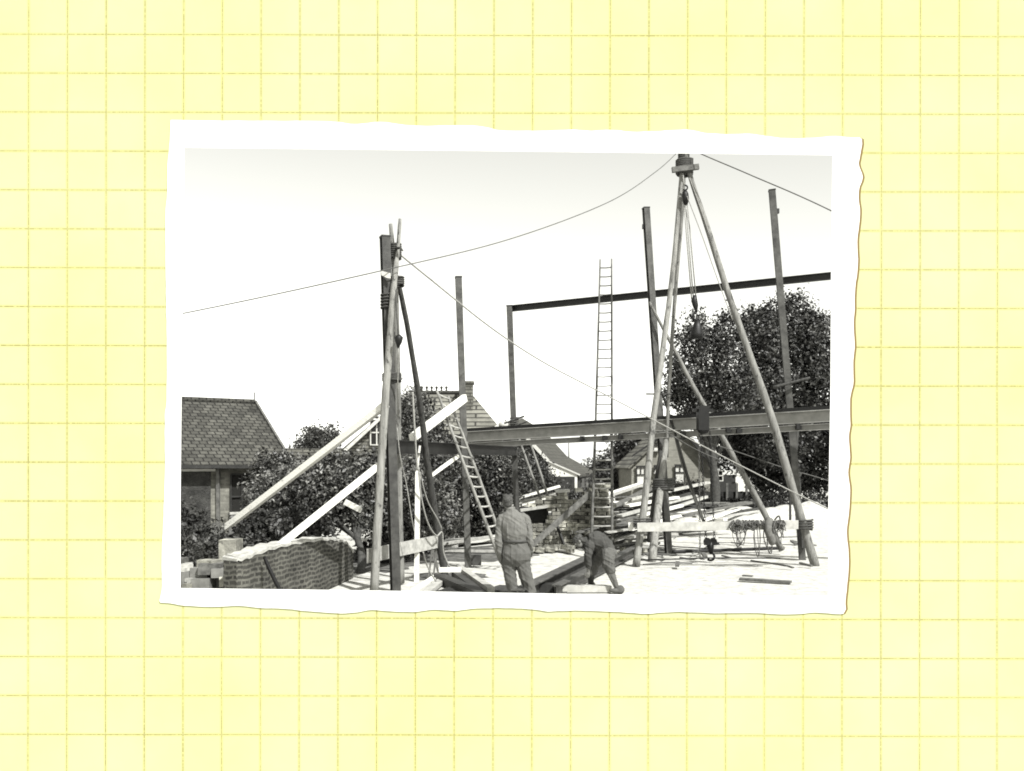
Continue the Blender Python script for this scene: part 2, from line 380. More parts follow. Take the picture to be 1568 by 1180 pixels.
def dense(pts, amp, k=5):
    v = [Vector((a, c_, 0)) for a, c_ in pts]; v.append(v[0]); sp = spline(v, k)[:-1]
    return [(p.x+amp*noise.noise(Vector((p.x*.07, p.y*.07, 0))), p.y+amp*noise.noise(Vector((p.x*.07, p.y*.07, 9)))) for p in sp]
outer = dense(outl, .9)
win = [(283, 226.5), (780, 232), (1274, 238), (1272, 420), (1271, 600), (1268, 770), (1267.5, 912), (1000, 910.5), (820, 908), (560, 903.5), (277, 900), (277, 760), (278.5, 612), (281, 400)]
def resample(poly, n=240):
    """points around the shape, one every equal angle from the middle"""
    cx, cy = 780, 565; out = []
    for i in range(n):
        a = 2*math.pi*i/n; dx, dy = math.cos(a), math.sin(a); best = None
        for k in range(len(poly)):
            x1, y1 = poly[k]; x2, y2 = poly[(k+1) % len(poly)]
            ex, ey = x2-x1, y2-y1; den = dx*ey-dy*ex
            if abs(den) < 1e-9: continue
            t = ((x1-cx)*ey-(y1-cy)*ex)/den; u = ((x1-cx)*dy-(y1-cy)*dx)/den
            if t > 0 and -1e-6 <= u <= 1+1e-6 and (best is None or t > best): best = t
        out.append((cx+dx*best, cy+dy*best))
    return out
def ring(outer_pts, inner_pts, y0, y1, curl=None):
    """sheet with an opening: rings of equal count, given thickness in y"""
    n = len(outer_pts); m = MB(); vs = []
    for pts, yy in ((outer_pts, y0), (inner_pts, y0), (inner_pts, y1), (outer_pts, y1)):
        for (a, c_) in pts: vs.append(Q(a, c_)*1.0+Vector((0, yy+(curl(a, c_) if curl else 0), 0)))
    fs = []
    for r0, r1 in ((0, 1), (1, 2), (2, 3), (3, 0)):
        for j in range(n): fs.append((r0*n+j, r0*n+(j+1) % n, r1*n+(j+1) % n, r1*n+j))
    return m.add(vs, fs)
NR = 720
def with_corners(poly_corners, n): # equal angles, then snap nearest point to each corner
    pts = resample(poly_corners, n)
    for cxy in poly_corners:
        k = min(range(n), key=lambda i: (pts[i][0]-cxy[0])**2+(pts[i][1]-cxy[1])**2); pts[k] = cxy
    return pts
o_pts = resample(outer, NR)
for cxy in ((262, 184), (1319, 213), (1291, 939), (246, 922)):
    k = min(range(NR), key=lambda i: (o_pts[i][0]-cxy[0])**2+(o_pts[i][1]-cxy[1])**2); o_pts[k] = cxy
w_pts = with_corners(win, NR)
# the print: white deckle-edged border, a brown sheet behind it imitating the shadow along its right edge
pr = thing('photo_print', 'white deckle-edged photographic print border lying on yellow squared graph paper', 'photo print', P(780, 565, D)+Vector((0, -.012, 0)))
build(ring(o_pts, w_pts, -.0065, -.0035), 'border', M['print_white'], pr)
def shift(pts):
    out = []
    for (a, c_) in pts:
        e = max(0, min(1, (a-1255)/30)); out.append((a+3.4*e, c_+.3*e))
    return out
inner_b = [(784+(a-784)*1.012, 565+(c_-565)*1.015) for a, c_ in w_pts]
build(ring(shift(o_pts), inner_b, -.0032, -.0012), 'edge_shade_strip', M['print_edge_shade'], pr)
# the graph paper sheet stands upright on the ground, with an opening behind the print
hole = [(784+(a-784)*1.02, 565+(c_-565)*1.025) for a, c_ in w_pts]
zb = -.03; xL, xR, zT = -4.4, 4.4, 5.7
def to_px(x, z): return (x/pix+784, 712-(z-EYE)/pix)
rect = [to_px(xL, zT), to_px(xR, zT), to_px(xR, zb), to_px(xL, zb)]
r_pts = with_corners(rect, NR)
gp = build(ring(r_pts, hole, 0, .02), 'graph_paper', M['graph'], origin=(0, D, EYE))
tag(gp, 'large sheet of pale yellow squared graph paper ruled with thin brown lines', 'graph paper')

# ================================================================ HOUSES
def slab(pts, th, nrm=None):
    pts = [Vector(p) for p in pts]; n = nrm or (pts[1]-pts[0]).cross(pts[2]-pts[0]).normalized()
    if n.z < 0: n = -n
    return MB().prism(pts, -n*th)
# --- left outbuilding, turned 33 degrees
th = math.radians(33); e = Vector((math.cos(th), math.sin(th), 0)); q = Vector((-math.sin(th), math.cos(th), 0))
E0 = Vector((-6.68, 27, 0)); L = 9.5; Wd = 7.2; ez = 2.5; rz_ = 4.5
h1 = thing('outbuilding', 'brick outbuilding with dark tiled roof and small dark window, at the left edge', 'house', E0)
A = E0-e*L
build(MB().prism([E0-e*.15+q*.25, A+q*.25, A+q*(Wd-.25), E0-e*.15+q*(Wd-.25)], (0, 0, ez-.02)), 'wall', M['brick_left'], h1)
gab = [E0-e*.16+q*.25+Vector((0, 0, ez-.02)), E0-e*.16+q*(Wd-.25)+Vector((0, 0, ez-.02)), E0-e*.16+q*Wd/2+Vector((0, 0, rz_-.12))]
build(MB().prism(gab, -e*.24), 'gable', M['brick_left'], h1)
up = Vector((0, 0, 1))
rf = build(slab([A+up*ez-q*.15-up*.08, E0+up*ez-q*.15-up*.08, E0+q*Wd/2+up*rz_, A+q*Wd/2+up*rz_], .09), 'roof', M['tile'], h1)
build(slab([A+up*ez+q*(Wd+.15)-up*.08, E0+up*ez+q*(Wd+.15)-up*.08, E0+q*Wd/2+up*rz_, A+q*Wd/2+up*rz_], .09), 'rear_roof', M['tile'], h1)
build(MB().bar(E0+e*.03-q*.17+up*(ez-.1), E0+e*.03+q*Wd/2+up*(rz_+.02), .07, .13), 'verge_board', M['plank_grey'], h1)
build(MB().bar(A-q*.2+up*(ez-.14), E0-q*.2+up*(ez-.14), .09, .10), 'gutter', M['dark_wood'], h1)
build(MB().tube([A+q*Wd/2+up*(rz_+.02), E0+q*Wd/2+up*(rz_+.02)], .09, 8), 'ridge_tile', M['tile'], h1, recalc=False)
build(MB().bar(E0+q*Wd/2+up*rz_, E0+q*Wd/2+up*(rz_+.35), .03, .03), 'finial', M['iron'], h1)
def on_wall(px, z, off=.24):   # point on the front wall plane seen at that column
    t = (px-784)/F; base_ = E0+q*off; k = (t*base_.y-base_.x)/(e.x-t*e.y); p = base_+e*k; return Vector((p.x, p.y, z))
def zof(py, Y): return EYE+(HOR-py)/F*Y
a = on_wall(353, 0); c_ = on_wall(387, 0)
z0 = zof(783, a.y); z1 = zof(726, a.y)
wdw = build(MB().prism([a-q*.02+up*z0, c_-q*.02+up*z0, c_-q*.02+up*z1, a-q*.02+up*z1], q*.02), 'window', M['glass'], h1)
fr = MB()
for s0, s1 in ((a+up*z0, a+up*z1), (c_+up*z0, c_+up*z1), (a+up*z1, c_+up*z1), (a+up*(z0+.4*(z1-z0)), c_+up*(z0+.4*(z1-z0))), ((a+c_)/2+up*z0, (a+c_)/2+up*z1)):
    fr.bar(s0-q*.05, s1-q*.05, .045, .045)
build(fr, 'frame', M['dark_wood'], wdw)
build(MB().bar(a-e*.06-q*.07+up*(z0-.05), c_+e*.06-q*.07+up*(z0-.05), .14, .07), 'sill', M['mortar_cap'], wdw)
a2 = on_wall(300, 0)-e*1.8; c2 = on_wall(322, 0)
build(MB().prism([a2-q*.05, c2-q*.05, c2-q*.05+up*(zof(722, c2.y)), a2-q*.05+up*(zof(722, c2.y))], q*.05), 'door', M['vine'], h1)
build(MB().bar(a2-q*.1+up*2.26, c2+e*.1-q*.1+up*2.26, .16, .07), 'lintel', M['white_wall'], h1)
build(MB().bar(on_wall(333, 0)-q*.07+up*.0, on_wall(333, 0)-q*.07+up*2.35, .09, .09), 'downpipe', M['plank_grey'], h1)
# --- big brick house behind the fruit trees: gable wing facing, ridge running right, chimney
def gable_house(name, label, apex, left, right, eave_py, Y, depth, wall_mat, roof_mat, ov=.25):
    t = thing(name, label, 'house', G(apex[0], Y)); ap = P(*apex, Y); lf = P(left, eave_py, Y); rt = P(right, eave_py, Y); back = Vector((0, depth, 0))
    g0 = lambda p: Vector((p.x, p.y, -.05))
    build(MB().prism([g0(lf), g0(rt), rt, ap, lf], back), 'wall', wall_mat, t)
    for nm, s_ in (('roof', lf), ('roof', rt)):
        d = (s_-ap).normalized(); o_ = Vector((0, -ov, .10)); tip = s_+d*.3
        build(slab([ap+o_, tip+o_, tip+o_+back+Vector((0, 2*ov, 0)), ap+o_+back+Vector((0, 2*ov, 0))], .08), nm, roof_mat, t)
    return t, ap, lf, rt
h2, ap, lf, rt = gable_house('brick_house', 'tall brick house with ridge knobs and square chimney behind the fruit trees', (627, 602), 530, 700, 686, 45, 9, M['brick_house'], M['tile'])
# main range, eaves to the front on the right
r0 = P(622, 602, 47.5); r1 = P(722, 602, 47.5); e0 = P(655, 676, 44.6); e1 = P(775, 668, 44.6)
e0.z = e1.z = 3.9
build(slab([r0, r1, e1, e0], .1), 'main_roof', M['tile_light'], h2)
bk0 = Vector((e0.x, 50.4, 3.9)); bk1 = Vector((e1.x, 50.4, 3.9))
build(slab([r0, r1, bk1, bk0], .1), 'rear_roof', M['tile'], h2)
build(MB().prism([Vector((e0.x, 44.9, -.05)), Vector((e1.x-.2, 44.9, -.05)), Vector((e1.x-.2, 50.1, -.05)), Vector((e0.x, 50.1, -.05))], (0, 0, 3.85)), 'main_wall', M['brick_house'], h2)
build(MB().prism([Vector((e1.x-.25, 44.9, 3.8)), Vector((e1.x-.25, 50.1, 3.8)), r1+Vector((0, 0, -.15))], (-.2, 0, 0)), 'end_gable', M['brick_house'], h2)
ch = MB(); cp = P(715, 600, 46.6)
ch.box((cp.x, 46.6, 5.2), (.62, .7, 2.9)); ch.box((cp.x, 46.6, 6.68), (.74, .82, .14))
build(ch, 'chimney', M['brick_house'], h2)
kn = MB()
for i in range(6):
    k = P(646+i*7.5, 600, 47.5); kn.tube([k, k+up*.22], .05, 6); kn.ellipsoid(k+up*.24, (.08, .08, .08), 8, 5)
kn.tube([r0+up*.03, r1+up*.03], .12, 8); build(kn, 'ridge_tile', M['tile'], h2, recalc=False)
wn = build(MB().box(P(577, 662, 44.96), (.62, .06, 1.25)), 'window', M['glass'], h2); c0 = P(577, 662, 44.93)
fr = MB()
for dx in (-.31, 0, .31): fr.bar(c0+Vector((dx, -.02, -.62)), c0+Vector((dx, -.02, .62)), .06, .05)
for dz in (-.62, 0, .62): fr.bar(c0+Vector((-.33, -.03, dz)), c0+Vector((.33, -.03, dz)), .05, .06)
build(fr, 'frame', M['white_paint'], wn); build(MB().bar(c0+Vector((-.55, -.12, .75)), c0+Vector((.5, -.12, .75)), .3, .10), 'lintel', M['dark_wood'], wn)
build(MB().bar(P(528, 690, 44.7), P(626, 600, 44.7), .12, .16), 'verge_board', M['white_paint'], h2)
# low roofed annex to its left
an = thing('low_annex', 'low annex with flat pale-edged roof left of the tall brick house', 'house', G(490, 47))
build(MB().prism([P(440, 688, 47), P(545, 688, 47), P(545, 716, 47)*1, P(440, 716, 47)], (0, 4, 0)), 'wall_top', M['brick_house'], an)
build(MB().box((P(492, 700, 47).x, 49, 1.2), (3.3, 3.8, 2.4)), 'wall', M['brick_house'], an)
build(slab([P(438, 702, 46.6), P(547, 702, 46.6), P(547, 686, 49), P(438, 686, 49)], .12), 'roof', M['tile'], an)
# --- white-gabled farmhouse in the middle distance
h3 = thing('farmhouse', 'farmhouse with steep swept tiled roof, whitewashed gable and dark doors in the middle distance', 'house', G(850, 58))
Yf, Yb = 58, 67
fv = [(770, 650), (805, 668), (840, 706), (888, 727)]; bv = [(800, 640), (834, 660), (868, 698), (911, 722.5)]
rfm = MB(); vs = [P(x, y, Yf) for x, y in fv]+[P(x, y, Yb) for x, y in bv]
vs2 = vs+[v-up*.16 for v in vs]
fs = [(i, i+1, i+5, i+4) for i in range(3)]+[(8+i, 12+i, 13+i, 9+i) for i in range(3)]+[(i, 8+i, 9+i, i+1) for i in range(3)]+[(4+i, 5+i, 13+i, 12+i) for i in range(3)]+[(3, 11, 15, 7), (0, 4, 12, 8)]
rfm.add(vs2, fs); build(rfm, 'roof', M['tile_far'], h3)
lroof = [P(770, 650, Yf), P(700, 716, Yf), P(700, 716, Yb), P(800, 640, Yb)]
build(slab(lroof, .16), 'left_roof', M['tile_far'], h3)
build(MB().prism([P(706, 712, Yf+.3)*1, P(770, 652, Yf+.3), P(805, 671, Yf+.3), P(839, 708, Yf+.3), G(839, Yf+.3, -.05), G(706, Yf+.3, -.05)], (0, 7, 0)), 'gable_wall', M['vine'], h3)
build(MB().prism([P(840, 708, Yf-.05), P(884, 727, Yf-.05), G(884, Yf-.05, -.05), G(840, Yf-.05, -.05)], (0, 7.4, 0)), 'white_wall', M['white_wall'], h3)
build(MB().prism([P(845.5, 729.5, Yf-.1), P(880, 729.5, Yf-.1), G(880, Yf-.1), G(845.5, Yf-.1)], (0, .08, 0)), 'door', M['dark_wood'], h3)
vm = MB()
for (x0, y0), (x1, y1) in zip(fv[:-1], fv[1:]): vm.bar(P(x0, y0, Yf-.10), P(x1, y1, Yf-.10), .1, .22 if x1 < 850 else .1)
build(vm, 'verge_board', M['white_paint'], h3)
sw0 = P(885, 727, Yf+.3); sw1 = P(909, 724, Yb-.5)
build(MB().prism([G(885, Yf+.3, -.05), G(908.5, Yb-.5, -.05), sw1, sw0], (-.2, 0, 0)), 'side_wall', M['vine'], h3)
for fx in (.18, .45, .72):
    p = sw0.lerp(sw1, fx); p2 = sw0.lerp(sw1, fx+.14)
    pp = [Vector((p.x+.06, p.y, .9)), Vector((p2.x+.06, p2.y, .9)), Vector((p2.x+.06, p2.y, 1.5)), Vector((p.x+.06, p.y, 1.5))]
    build(MB().prism(pp, (-.05, 0, 0)), 'window', M['plank_grey'], h3)
build(MB().tube([P(871, 700, 64), P(871, 675, 64)], .04, 6), 'mast', M['iron'], h3, recalc=False)
# --- grey cottage on the right
h4, ap, lf, rt = gable_house('cottage', 'grey rendered cottage with two tall white-curtained windows, seen under the long girder', (1031, 652), 967, 1098, 713, 50, 8, M['brick_cottage'], M['tile_light'])
Yc = 49.9
def win4(x0, y0, x1, y1, bars=(1, 2)):
    w = build(MB().prism([P(x0, y0, Yc), P(x1, y0, Yc), P(x1, y1, Yc), P(x0, y1, Yc)], (0, .05, 0)), 'window', M['white_wall'], h4)
    m = MB(); n0, n1 = bars
    m.bar(P(x0, y0, Yc-.03), P(x0, y1, Yc-.03), .05, .05); m.bar(P(x1, y0, Yc-.03), P(x1, y1, Yc-.03), .05, .05)
    for i in range(1, n0+1):
        x = x0+(x1-x0)*i/(n0+1); m.bar(P(x, y0, Yc-.03), P(x, y0+(y1-y0)*.4, Yc-.03), .05, .05)
    m.bar(P(x0, y0+(y1-y0)*.4, Yc-.04), P(x1, y0+(y1-y0)*.4, Yc-.04), .05, .05); m.bar(P(x0-1, y0, Yc-.04), P(x1+1, y0, Yc-.04), .08, .10)
    build(m, 'frame', M['dark_wood'], w); build(MB().bar(P(x0-1, y1, Yc-.08), P(x1+1, y1, Yc-.08), .12, .06), 'sill', M['mortar_cap'], w)
win4(975, 714, 987.5, 745); win4(1034, 712, 1048.5, 739); win4(1002, 713, 1007, 724); win4(1001, 677, 1009, 690)
build(MB().prism([P(967, 700, 49.7), P(969, 696, 49.7), P(1010, 668, 49.7), P(1010, 672, 49.7)], (0, .1, 0)), 'verge_board', M['dark_wood'], h4)
build(MB().prism([P(1052, 668, 49.6), P(1062, 672, 49.6), P(1103, 716, 49.6), P(1092, 716, 49.6)], (0, .12, 0)), 'barge_board', M['dark_wood'], h4)
# white barn roof & porch window right of the cottage
h5 = thing('white_shed', 'shed with a bright white roof slope just right of the grey cottage', 'shed', G(1110, 54))
build(slab([P(1080, 655, 58), P(1112, 655, 58), P(1121, 700, 54), P(1078, 690, 54)], .12), 'roof', M['white_wall'], h5)
build(MB().box((P(1104, 0, 55).x, 55.6, .9), (1.5, 2.4, 1.8)), 'wall', M['dark_wood'], h5)
pw = build(MB().box(P(1096, 728, 53.6), (.85, .08, .62)), 'window', M['glass'], h5); c0 = P(1096, 728, 53.5); fr = MB()
for dx in (-.42, -.14, .14, .42): fr.bar(c0+Vector((dx, 0, -.31)), c0+Vector((dx, 0, .31)), .06, .05)
for dz in (-.31, 0, .31): fr.bar(c0+Vector((-.44, -.02, dz)), c0+Vector((.44, -.02, dz)), .05, .06)
build(fr, 'frame', M['white_paint'], pw)
# dark fence / board wall right of the cottage
fc = thing('board_fence', 'dark board fence with posts in the shade right of the cottage', 'fence', G(1160, 50))
build(MB().box((P(1130, 0, 50).x, 50, .45), (4.2, .06, .95)), 'board_panel', M['dark_wood'], fc)
for x in (1113, 1128, 1143, 1158): build(MB().box((P(x, 0, 49.9).x, 49.88, .65), (.12, .12, 1.5)), 'post', M['plank_grey'], fc)

# ================================================================ TREES AND HEDGES
tree('fruit_tree', 'broad dark fruit tree with forked trunk behind the curved brick wall', 'tree', G(552, 20.2),
     [pl(548, 758, 22.5, 1.4, .85, 1.2), pl(470, 765, 22.5, 1.1, .8, 1.1), pl(600, 768, 23, 1.1, 1.0, 1.2), pl(452, 742, 23.5, .75, .5, .9), pl(500, 735, 23, .9, .6, 1.0), pl(560, 730, 23.5, .9, .5, 1.0), pl(625, 785, 23, .9, .8, 1.0)], 46000, .062, M['leaf'], .095, seed=3, limbs=8, spread=.16)
tree('fruit_tree', 'tall rounded fruit tree in front of the brick house gable', 'tree', G(655, 33),
     [pl(634, 650, 33, .85, 1.15, 1.0), pl(628, 625, 33, .6, .6, .7), pl(668, 690, 33, .8, .7, .9), pl(652, 665, 33, .6, .7, .8)], 15000, .065, M['leaf'], .15, seed=5, spread=.18)
tree('fruit_tree', 'low spreading fruit tree between the leaning ladder and the plank upright', 'tree', G(690, 29),
     [pl(690, 745, 30, 1.7, 1.4, 1.2), pl(640, 740, 28, 1.0, 1.2, 1.0), pl(755, 735, 31, 1.1, 1.1, 1.0), pl(735, 790, 30, 1.1, .9, 1.0), pl(655, 800, 27, 1.0, .8, .8)], 46000, .068, M['leaf'], .14, seed=8, limbs=7, spread=.18)
tree('fruit_tree', 'small fruit tree beside the ivy-covered farmhouse gable', 'tree', G(815, 44),
     [pl(815, 730, 44, 1.0, .7, .8), pl(790, 715, 44, .9, 1.0, .8), pl(830, 745, 43, .7, .5, .6)], 12000, .07, M['leaf_mid'], .1, seed=9)
def shrub(label, lobes, n, seed, mat='leaf_mid', size=.06, name='garden_shrub', cat='shrub', group=None):
    L0 = lobes[0]; t = thing(name, label, cat, (L0[0], L0[1], 0), group)
    for L_ in lobes:
        mb = MB()
        for _ in range(3):
            tip = Vector((L_[0]+random.uniform(-.5, .5)*L_[3], L_[1], L_[2]+L_[5]*.5)); mb.tube([Vector((L_[0], L_[1], -.05)), Vector((L_[0], L_[1], 0)).lerp(tip, .5), tip], [.03, .02, .01], 5)
        build(mb, 'stem', M['bark'], t, recalc=False)
    leaves('foliage', lobes, n, size, M[mat], t, seed, 8, .12, up=.6); return t
shrub('dense leafy shrub against the left outbuilding wall under the long white prop', [pl(395, 822, 21, 1.0, .4, .6), pl(450, 815, 21, .9, .45, .6), pl(440, 795, 22, .7, .4, .6)], 15000, 21)
shrub('dark shrub at the left edge behind the broken garden wall', [pl(300, 840, 19, .8, .45, .5), pl(262, 815, 19.5, .7, .7, .5), pl(335, 845, 18, .5, .35, .4), pl(200, 810, 19.5, 1.0, .7, .6)], 15000, 22)
shrub('pale-flecked climbing shrub at the right corner of the outbuilding', [pl(425, 725, 24.5, .6, .5, .4), pl(408, 760, 24, .5, .6, .4)], 8000, 23, 'leaf')
shrub('sunlit shrub under the low fruit tree by the dark tripod leg', [pl(620, 830, 24.5, .7, .5, .5), pl(590, 850, 22.5, .6, .35, .4)], 7000, 24)
shrub('round shrub in front of the cottage windows', [pl(1055, 752, 44, .9, .45, .5), pl(1015, 752, 44, .6, .35, .4)], 5000, 25)
tree('distant_tree', 'small distant tree top above the low annex roof', 'tree', G(490, 72), [pl(492, 672, 72, 1.5, 1.1, 1.2), pl(475, 685, 72, 1.2, .9, 1.2)], 5000, .14, M['leaf_mid'], .15, seed=31, spread=.3)
tree('distant_tree', 'distant bushy tree between the farmhouse and the cottage', 'tree', G(930, 75), [pl(925, 722, 75, 1.7, 1.0, 1.2), pl(950, 712, 74, 1.6, 1.3, 1.2), pl(905, 730, 76, 1.4, .8, 1.2)], 8000, .14, M['leaf_mid'], .15, seed=32, spread=.3)
tree('distant_tree', 'taller distant tree close against the left roof slope of the cottage', 'tree', G(962, 58), [pl(957, 690, 58, .9, 1.0, 1), pl(968, 672, 58, .7, .8, 1), pl(945, 735, 57, 1.6, .8, 1)], 7000, .12, M['leaf_mid'], .14, seed=33, spread=.22)
# large dark trees on the right
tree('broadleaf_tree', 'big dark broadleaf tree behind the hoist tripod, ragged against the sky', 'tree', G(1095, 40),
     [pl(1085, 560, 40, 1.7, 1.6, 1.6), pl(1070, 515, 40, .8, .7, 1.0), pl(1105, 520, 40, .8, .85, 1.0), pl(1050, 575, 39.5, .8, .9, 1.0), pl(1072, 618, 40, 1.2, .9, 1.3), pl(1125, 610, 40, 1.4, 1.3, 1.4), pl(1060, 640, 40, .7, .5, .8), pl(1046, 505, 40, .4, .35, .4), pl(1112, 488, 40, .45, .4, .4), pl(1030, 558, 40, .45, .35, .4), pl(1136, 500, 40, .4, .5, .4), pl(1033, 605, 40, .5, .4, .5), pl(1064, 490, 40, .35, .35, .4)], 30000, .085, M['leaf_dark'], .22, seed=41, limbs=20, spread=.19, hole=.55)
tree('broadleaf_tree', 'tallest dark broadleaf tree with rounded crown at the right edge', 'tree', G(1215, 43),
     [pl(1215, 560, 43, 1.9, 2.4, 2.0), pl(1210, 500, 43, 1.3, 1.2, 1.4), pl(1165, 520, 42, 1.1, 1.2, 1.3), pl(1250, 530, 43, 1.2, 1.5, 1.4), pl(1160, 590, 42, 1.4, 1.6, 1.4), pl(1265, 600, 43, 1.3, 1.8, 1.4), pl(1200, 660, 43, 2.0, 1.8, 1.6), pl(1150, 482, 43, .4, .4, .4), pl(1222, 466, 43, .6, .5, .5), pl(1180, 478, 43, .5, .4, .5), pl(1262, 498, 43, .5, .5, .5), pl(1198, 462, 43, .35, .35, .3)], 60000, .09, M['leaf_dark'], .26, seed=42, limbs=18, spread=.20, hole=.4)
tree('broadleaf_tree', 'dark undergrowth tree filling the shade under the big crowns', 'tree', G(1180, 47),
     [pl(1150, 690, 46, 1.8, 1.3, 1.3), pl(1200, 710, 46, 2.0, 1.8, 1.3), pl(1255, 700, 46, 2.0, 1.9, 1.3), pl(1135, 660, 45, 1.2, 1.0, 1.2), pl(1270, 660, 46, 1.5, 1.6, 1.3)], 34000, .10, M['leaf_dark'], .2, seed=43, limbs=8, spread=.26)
for i, (x, Y, sd) in enumerate(((1400, 42, 51), (1560, 45, 52), (60, 36, 53), (-120, 40, 54))):
    tree('broadleaf_tree', 'dark tree beyond the %s edge of the building site' % ('near right', 'far right', 'near left', 'far left')[i], 'tree', G(x, Y),
         [pl(x, 560, Y, 2.2, 2.2, 2), pl(x+50, 620, Y, 2, 2, 2), pl(x-50, 640, Y, 2, 2, 2)], 9000, .14, M['leaf_dark'], .25, seed=sd, spread=.3)
def hedge(label, x0, x1, z, Y, dpt, n, seed, mat='leaf_mid', size=.07):
    cx = (G(x0, Y).x+G(x1, Y).x)/2; hw = (G(x1, Y).x-G(x0, Y).x)/2; k = max(3, int(hw/z))
    lob = [(cx-hw+2*hw*(i+.5)/k, Y+random.uniform(-.1, .1), z*.5, hw/k*1.25, dpt/2, z*.55*random.uniform(.85, 1.1)) for i in range(k)]
    return shrub(label, lob, n, seed, mat, size, 'hedge', 'hedge')
hedge('clipped hedge in front of the whitewashed farmhouse doors', 828, 912, .95, 50, .9, 9000, 61)
hedge('low dark bank of scrub below the cottage on the right', 1050, 1168, .75, 46.5, 1.4, 9000, 62)
hedge('dark hedge at the far side of the sand, right edge', 1150, 1420, 1.2, 41, 1.5, 16000, 63, 'leaf_dark')
# ================================================================ GARDEN WALL, RUIN
gw = thing('garden_wall', 'low curved brick garden wall with pale mortar coping, bottom left', 'wall', G(450, 16))
path = [(362, 13.9, .90), (380, 14.1, .93), (410, 14.7, .99), (440, 15.5, 1.0), (475, 16.5, .98), (505, 17.6, .92), (520, 18.2, .84), (532, 18.8, .72), (541, 19.3, .5)]
pp = spline([Vector((G(a, Y).x, Y, z)) for a, Y, z in path], 6)
mb = MB(); cpm = MB(); n = len(pp); T = .34
nrm = [Vector((-(pp[min(i+1, n-1)]-pp[max(i-1, 0)]).y, (pp[min(i+1, n-1)]-pp[max(i-1, 0)]).x, 0)).normalized() for i in range(n)]
vs = []
for i, p in enumerate(pp):
    w = .015*math.sin(i*1.7)
    vs += [Vector((p.x, p.y, -.06)), Vector((p.x, p.y, p.z+w)), p+nrm[i]*T+up*w, Vector((p.x, p.y, -.06))+nrm[i]*T]
mb.add(vs, [(4*i+k, 4*i+4+k, 4*i+4+(k+1) % 4, 4*i+(k+1) % 4) for i in range(n-1) for k in range(4)]+[(0, 1, 2, 3), (4*n-4, 4*n-1, 4*n-2, 4*n-3)])
# keep a continuous horizontal brick count round the curve
wo = build(mb, 'brickwork', M['brick_garden'], gw)
vs = []
for i, p in enumerate(pp):
    w = .015*math.sin(i*1.7)+.004; j = .03*noise.noise(p*3); a = p-nrm[i]*(.015+j)+up*w; b2 = p+nrm[i]*(T+.03)+up*w
    vs += [a, a+up*(.035+.03*noise.noise(p*4)+.01), b2+up*(.05+j), b2]
cpm.add(vs, [(4*i+k, 4*i+4+k, 4*i+4+(k+1) % 4, 4*i+(k+1) % 4) for i in range(n-1) for k in range(4)]+[(0, 1, 2, 3), (4*n-4, 4*n-1, 4*n-2, 4*n-3)])
build(cpm, 'coping', M['mortar_cap'], gw)
# rubble bricks that make a mass
def brick_mass(name_parts, parent, x0, x1, top, Y, thick, mat, bw_=.27, bh=.115, holes=(), jit=.035, yfun=None):
    """courses of single bricks between two columns of the picture under a broken top line (part = one mesh of masonry)"""
    m = MB(); a = G(x0, Y).x; c_ = G(x1, Y).x; z = .0; row = 0
    while z < 3.5:
        x = a-(bw_/2 if row % 2 else 0)
        while x < c_:
            w = bw_*random.uniform(.8, 1.1); cx = x+w/2; pxx = cx/Y*F+784; zt = top(pxx)
            zz = z+bh/2
            if cx > a-.02 and cx < c_+.02 and zz < zt and not any(hx0 < pxx < hx1 and hz0 < zz < hz1 for hx0, hx1, hz0, hz1 in holes):
                yy = Y+(yfun(pxx) if yfun else 0)
                R = Matrix.Rotation(random.uniform(-.08, .08), 3, 'Z') @ Matrix.Rotation(random.uniform(-.05, .05), 3, 'Y')
                m.box((cx, yy+thick/2+random.uniform(-jit, jit), zz), (w-.018, thick, bh-.014), mat=R)
            x += w
        z += bh; row += 1
    return build(m, name_parts, mat, parent)
b = NB('rubble_brick', .92); c = b.coord()
vor = b.n('ShaderNodeTexVoronoi'); vor.inputs['Scale'].default_value = 4.2; b.l(c, vor.inputs['Vector'])
sc = b.n('ShaderNodeSeparateColor'); b.l(vor.outputs['Color'], sc.inputs[0])
r1_ = b.ramp(sc.outputs[0], [(.0, grey(.09)), (.5, grey(.2)), (.85, grey(.32)), (1, grey(.5))]); nn_ = b.noise(c, 9, 6, .7)
mm = b.n('ShaderNodeMix', data_type='RGBA', blend_type='MULTIPLY'); mm.inputs['Factor'].default_value = 1; b.l(r1_, mm.inputs['A'])
b.l(b.ramp(nn_, [(.3, grey(.55)), (.65, grey(1.2))]), mm.inputs['B']); b.col(mm.outputs['Result']); b.bump(nn_, .8, .03); M['rubble'] = b.m
def tl(points):
    def f(px):
        for (x0, z0), (x1, z1) in zip(points[:-1], points[1:]):
            if x0 <= px <= x1: return z0+(z1-z0)*(px-x0)/(x1-x0)
        return points[0][1] if px < points[0][0] else points[-1][1]
    return f
Yr = 26.1
zt = lambda py, Y=Yr: EYE+(HOR-py)/F*Y
ru = thing('brick_ruin', 'ragged stub of old brick wall with a dark opening behind the ladder foot', 'ruin', G(870, Yr))
brick_mass('low_wall', ru, 796, 848, tl([(796, zt(800)), (812, zt(792)), (815, zt(766)), (835, zt(766)), (848, zt(760))]), Yr+.1, .5, M['rubble'], holes=[(795, 840, zt(802), zt(778))])
brick_mass('main_wall', ru, 845, 906, tl([(845, zt(762)), (858, zt(755)), (872, zt(752)), (890, zt(750)), (893, zt(758)), (906, zt(748))]), Yr+.25, .55, M['rubble'], holes=[(874, 893, zt(766), zt(756))])
brick_mass('pillar', ru, 902, 945, tl([(902, zt(752)), (915, zt(744)), (935, zt(743)), (938, zt(760)), (945, zt(800))]), Yr, .85, M['rubble'])
